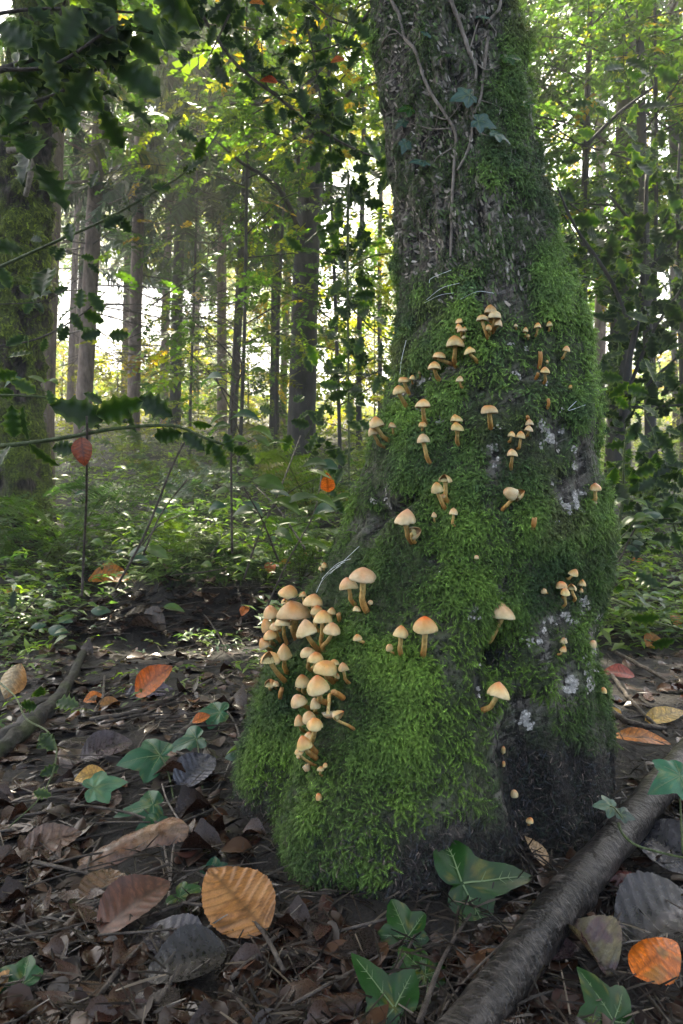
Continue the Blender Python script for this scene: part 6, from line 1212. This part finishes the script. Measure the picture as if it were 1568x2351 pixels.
tree('beech_tree', 'leafy dark beech filling the upper shaded corner', 1480, 400, .0, 24, 4.4, 6.0, M_darkbark, 'b', 1.5, 5.0, 1.7, 24, 40, .26, **PD)
tree('beech_tree', 'dark-leaved tree hugging the shaded side of the leaning trunk', 1345, 500, .015, 18, 5.2, 6.5, M_darkbark, 'b', 2.2, 5.6, 1.4, 20, 36, .28, **PD)
for k, (vx, d, h_, lab) in enumerate([(30, 12.0, 1.7, 'sunlit yellow bush behind the mossed old trunk'), (140, 13.5, 1.5, 'sunlit yellow bush at the foot of the slim pines'), (270, 12.5, 1.3, 'low golden bush between the two straight pines'), (345, 14.0, 1.8, 'golden bush glowing just right of the lone straight pine'), (455, 13.0, 1.4, 'bright golden bush right of the ivy-clad pine'), (570, 12.5, 1.7, 'golden bush left of the ivy-wrapped tree'), (760, 11.5, 2.2, 'yellow bush right of the stout dark beech'), (860, 10.5, 2.4, 'yellow bush beside the leaning trunk outline')]):
    gx_ = (vx - 784) / FV * d; g_ = float(ground_h(gx_, d)); rw = 1175.5 - (g_ + .3 - CAM_Z) / d * FV
    tree('hazel_bush', lab, vx, rw, .0, 4, d, g_ + h_, M_twig, 'b', g_ + .15, g_ + h_, 1.0, 14, 26, .42, cols=[(.20, .20, .025), (.13, .17, .02), (.28, .22, .03)], pcol=[.45, .35, .2], group='sunlit bushes in the clearing', wob=.0)  # added bushes, the clearing's sunlight put into their golden leaf colours
for at_, lab, z0_, z1_, rr_, nn_ in ((PIV, 'dark ivy sheathing the middle pine of the row', 1.4, 6.0, .17, 420), (BIV, 'yellowing ivy wrapped round the slim tree by the dark beech', 1.3, 6.5, .16, 420)):
    zz_ = rng.uniform(z0_, z1_, nn_); cc_ = np.array([at_(z) for z in zz_]); an = rng.uniform(0, 6.28, nn_); Pi = cc_ + np.stack([np.cos(an), np.sin(an), 0 * an], 1) * (rr_ * rng.uniform(.7, 1.5, nn_))[:, None]
    rt = empty('climbing_ivy', cc_[0], lab, 'ivy'); grow(rt, cc_[0], Pi, rot_frames(nn_, an + rng.normal(0, .5, nn_), rng.normal(.5, .5, nn_), rng.normal(0, .6, nn_)), rng.uniform(.14, .26, nn_), mixcol(nn_, GREEN, [.4, .25, .2, .12, .03]), SPB, M_beech, 'foliage')
# young beeches whose lit leaves veil the middle of the picture
tree('young_beech', 'young beech with airy lit leaves in the upper middle', 560, 700, .02, 9, 5.2, 5.2, M_darkbark, 'b', .9, 5.0, 1.35, 22, 34, .27, **PB)
tree('young_beech', 'young beech leaning toward the stout dark one, leaves yellow-green', 640, 700, .04, 8, 6.8, 6.2, M_darkbark, 'b', 1.1, 6.0, 1.5, 20, 34, .32, **PY)
tree('young_beech', 'young beech veiling the gap between dark beech and mossy trunk', 770, 700, -.01, 9, 4.9, 4.6, M_darkbark, 'b', 1.0, 4.5, 1.1, 20, 34, .26, **PB)
tree('young_beech', 'small beech below the sky gap with sparse leaves', 440, 760, .0, 7, 7.5, 5.5, M_darkbark, 'b', 1.6, 5.3, 1.4, 14, 26, .30, **PB)
tree('young_beech', 'thin beech hung with lit leaves in the upper shaded corner', 1330, 500, .01, 9, 5.0, 5.4, M_darkbark, 'b', 2.0, 5.2, 1.5, 20, 36, .27, **PD)
tree('young_beech', 'beech branchlets crowding the top corner on the shaded side', 1500, 420, .0, 10, 4.6, 5.0, M_darkbark, 'b', 1.9, 4.8, 1.4, 22, 40, .26, **PB)
# the mossed old trunk at the edge
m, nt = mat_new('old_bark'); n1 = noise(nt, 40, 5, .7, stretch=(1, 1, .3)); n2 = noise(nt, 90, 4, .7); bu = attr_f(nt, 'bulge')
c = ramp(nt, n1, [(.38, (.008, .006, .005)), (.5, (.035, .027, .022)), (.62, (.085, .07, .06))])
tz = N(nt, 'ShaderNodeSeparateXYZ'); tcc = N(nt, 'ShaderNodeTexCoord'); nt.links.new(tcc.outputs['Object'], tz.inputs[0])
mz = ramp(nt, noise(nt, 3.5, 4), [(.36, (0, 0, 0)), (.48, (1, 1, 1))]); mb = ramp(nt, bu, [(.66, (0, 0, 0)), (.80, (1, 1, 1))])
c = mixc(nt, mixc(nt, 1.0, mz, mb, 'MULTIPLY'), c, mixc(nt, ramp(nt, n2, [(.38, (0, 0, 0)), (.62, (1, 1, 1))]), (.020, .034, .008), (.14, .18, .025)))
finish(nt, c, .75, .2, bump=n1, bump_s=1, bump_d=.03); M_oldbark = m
axm = np.array([pt(26, 1130, 3.7), pt(30, 900, 3.7), pt(36, 700, 3.7), pt(44, 560, 3.7), pt(56, 420, 3.7), pt(72, 250, 3.7), pt(92, 0, 3.75), pt(125, -600, 3.8), pt(170, -1600, 3.9), pt(220, -2600, 4.0)])
base = axm[0].copy(); base[2] = float(ground_h(base[0], base[1])); axm[0, 2] = base[2] - .1
P = catmull(axm, 150); t = np.linspace(0, 1, 150); zc = P[:, 2]
Rm = 1.28 * np.interp(zc, [.2, .6, 1.0, 1.7, 2.6, 6, 9], [.195, .150, .138, .142, .115, .1, .05]); sides = 60
V, F, T3 = tube(P, Rm, sides, 0); Vb = V[:-2].reshape(150, sides, 3); q = Vb.reshape(-1, 3)
fold = (fbm(q * np.array([14, 14, 5]), 3) - .5).reshape(150, sides); fo2 = (fbm(q * np.array([8, 8, 20]) + 4, 3) - .5).reshape(150, sides); lump = (fbm(q * 4 + 9, 2) - .5).reshape(150, sides)
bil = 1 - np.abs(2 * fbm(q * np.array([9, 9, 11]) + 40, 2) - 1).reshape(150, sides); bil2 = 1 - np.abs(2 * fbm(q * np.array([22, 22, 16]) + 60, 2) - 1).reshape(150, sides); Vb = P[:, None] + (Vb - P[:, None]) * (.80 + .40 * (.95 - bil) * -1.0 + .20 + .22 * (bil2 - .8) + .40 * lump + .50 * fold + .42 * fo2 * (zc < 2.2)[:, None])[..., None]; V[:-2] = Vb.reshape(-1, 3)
old = empty('old_tree', base, 'stout old trunk with folded bark and thick yellow-green moss at the edge', 'tree')
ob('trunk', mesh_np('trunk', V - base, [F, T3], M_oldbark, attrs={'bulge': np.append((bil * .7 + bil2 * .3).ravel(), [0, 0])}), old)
nn = np.cross(np.roll(Vb, -1, 1) - np.roll(Vb, 1, 1), np.gradient(Vb, axis=0)); nn /= np.linalg.norm(nn, axis=-1)[..., None]; 
if (nn * (Vb - P[:, None])).sum() < 0: nn = -nn
n = 17000; ri = rng.choice(np.where(zc < 3.2)[0], n); ci = rng.integers(0, sides, n); Pp = Vb[ri, ci] + (Vb[ri, (ci + 1) % sides] - Vb[ri, ci]) * rng.random(n)[:, None] + rng.normal(0, .008, (n, 3)); Nn_ = nn[ri, ci]
am = fbm(Pp * 6 + 70, 3) + .22 * sstep(2.3, 1.7, Pp[:, 2]) * 1.0 - .16 * sstep(1.35, .8, Pp[:, 2]); am = am + .5 * (bil[ri, ci] - .72); kp = (am > .47) & (Nn_[:, 1] < .5); Pp, Nn_, am = Pp[kp], Nn_[kp], am[kp]; n = len(Pp)
t_ = np.clip((am - .48) * 4, 0, 1)[:, None]; col = (np.array([.030, .046, .010]) * (1 - t_) + np.array([.20, .25, .03]) * t_) * np.exp(rng.normal(0, .4, n))[:, None]
v, f, c = scatter(FR_V, FR_F, Pp - base, tang_frames(Nn_, rng.normal(0, .6, (n, 3)) + np.array([0, 0, -.8])), rng.uniform(.014, .030, n), col, None, FR_T)
ob('moss', mesh_np('moss', v, f, M_moss, c, smooth=False), old, kind='stuff')
PPs, MMs, SSs = [], [], []
for k in range(9):  # high limbs added to shade the near litter
    z = rng.uniform(3.3, 5.2); p = np.array([np.interp(z, zc, P[:, 0]), np.interp(z, zc, P[:, 1]), z]); yaw = rng.uniform(0, 6.28); L = rng.uniform(1.2, 2.6); h = np.array([math.cos(yaw), math.sin(yaw), .25]); Q = catmull([p, p + h * L * .5 + [0, 0, .15], p + h * L], 8)
    v, f, t3 = tube(Q, np.linspace(.04, .008, 8), 6, .2); ob('limb', mesh_np('limb', v - base, [f, t3], M_mossbark), old); m_ = 60; t = rng.uniform(.2, 1, m_); PPs.append(np.stack([np.interp(t, np.linspace(0, 1, 8), Q[:, i]) for i in range(3)], 1) + rng.normal(0, .25, (m_, 3))); MMs.append(rot_frames(m_, None, rng.normal(.1, .3, m_), rng.normal(0, .3, m_))); SSs.append(rng.uniform(.25, .5, m_))
PPs = np.vstack(PPs); grow(old, base, PPs, np.concatenate(MMs), np.concatenate(SSs), mixcol(len(PPs), GREEN, [.4, .3, .2, .08, .02]), SPB, M_beech)
iv = catmull([pt(18, 345, 3.42), pt(58, 348, 3.40), pt(72, 380, 3.40), pt(66, 420, 3.42), pt(58, 450, 3.45)], 18); tag(tube_ob('ivy_root', iv, np.linspace(.016, .012, 18), M_vine, sides=8, wob=.2), 'bent pale ivy stem arching on the mossed old trunk', 'ivy')
# unseen crown of the mossy tree, limbs spread and thickened to shade the ground
PPs, MMs, SSs = [], [], []; topz = KZ[0]
for k in range(36):
    z = rng.uniform(2.6, topz); p = trunk_point(np.array([1.0]), np.array([z]))[0]; yaw = rng.uniform(0, 6.28) if k % 3 == 0 else (rng.uniform(-2.6, -.6) if k % 3 == 1 else rng.uniform(.7, 2.9)); L = rng.uniform(1.8, 4.6); h = np.array([math.cos(yaw), math.sin(yaw), .35]); p[0] = (key(z, 1) + key(z, 2)) / 2 / FV * key(z, 3) - .5 * key(z, 3); p[1] = key(z, 3)
    Q = catmull([p, p + h * L * .5, p + h * L - [0, 0, .1 * L]], 8); v, f, t3 = tube(Q, np.linspace(.05, .010, 8), 6, .2); under(ob('limb', mesh_np('limb', v, [f, t3], M_darkbark)), mossy_tree, TREE0); m_ = 130; t = rng.uniform(.2, 1, m_)
    PPs.append(np.stack([np.interp(t, np.linspace(0, 1, 8), Q[:, i]) for i in range(3)], 1) + rng.normal(0, .35, (m_, 3))); MMs.append(rot_frames(m_, None, rng.normal(.1, .3, m_), rng.normal(0, .3, m_))); SSs.append(rng.uniform(.3, .55, m_))
PPs = np.vstack(PPs); grow(mossy_tree, TREE0, PPs, np.concatenate(MMs), np.concatenate(SSs), mixcol(len(PPs), GREEN, [.4, .3, .2, .08, .02]), SPB, M_beech)
# the far wood that closes the view
n = 34000; d = rng.uniform(17, 46, n); x = rng.uniform(-.62, .62, n) * d; zu = rng.random(n) ** 1.5; z = ground_h(x, d) + zu * (.55 * d + 1); gap = fbm(np.stack([x / d * 9, z / d * 9, 0 * x + 2], 1), 3); kp = (gap > .30 + .18 * sstep(.05, .22, zu)) & (z < 3.2 + 1.1 * (d - 16.5)); P = np.stack([x, d, z], 1)[kp]; n = len(P)
ob('far_wood', None) if False else None
fw = empty('far_wood', (0, 25, 0), 'hazy far wood of mixed trees beyond the clearing', 'trees')
grow(fw, np.array([0, 25, 0.]), P, rot_frames(n, None, rng.normal(.2, .4, n), rng.normal(0, .4, n)), .026 * P[:, 1] * rng.uniform(.7, 1.3, n), mixcol(n, GREEN + NEED[:2], [.12, .05, .26, .33, .10, .07, .07]), [spray_broad(8, 9)], M_beech, 'foliage')
# red leaves caught in the twigs overhead
HL('dead_leaf', 'rust-red leaf caught on the long holly branch in the top middle', 'leaf', 617, 185, 42, 170, (.30, .06, .012), wf=w_oval, depth=1.95, tilt=(.1, .4), seed=81, lift=0)
HL('dead_leaf', 'orange-red leaf hanging near the trunk\'s upper edge among holly', 'leaf', 775, 138, 34, 200, (.38, .10, .015), wf=w_oval, depth=1.95, tilt=(.1, .4), seed=82, lift=0)
HL('dead_leaf', 'small orange leaf at the very top among yellow-green sprays', 'leaf', 590, 6, 36, 10, (.45, .16, .02), wf=w_oval, depth=1.95, tilt=(.1, .4), seed=83, lift=0)
# ------------------------------------------------------------------ the damp air of the wood
def haze_box(x0, x1, y0, y1, z0, z1, density, g):
    V = np.array([(x, y, z) for z in (z0, z1) for y in (y0, y1) for x in (x0, x1)]); F = np.array([(0, 2, 3, 1), (4, 5, 7, 6), (0, 1, 5, 4), (2, 6, 7, 3), (0, 4, 6, 2), (1, 3, 7, 5)])
    m, nt = mat_new('haze'); v = N(nt, 'ShaderNodeVolumePrincipled'); v.inputs['Color'].default_value = (.97, .96, .90, 1); v.inputs['Density'].default_value = density; v.inputs['Anisotropy'].default_value = g
    o = N(nt, 'ShaderNodeOutputMaterial'); nt.links.new(v.outputs[0], o.inputs['Volume'])
    ob('haze', mesh_np('haze', V, F, m, smooth=False), kind='stuff')
haze_box(-280, 280, -45, 280, -2.5, 45, .0105, .4)
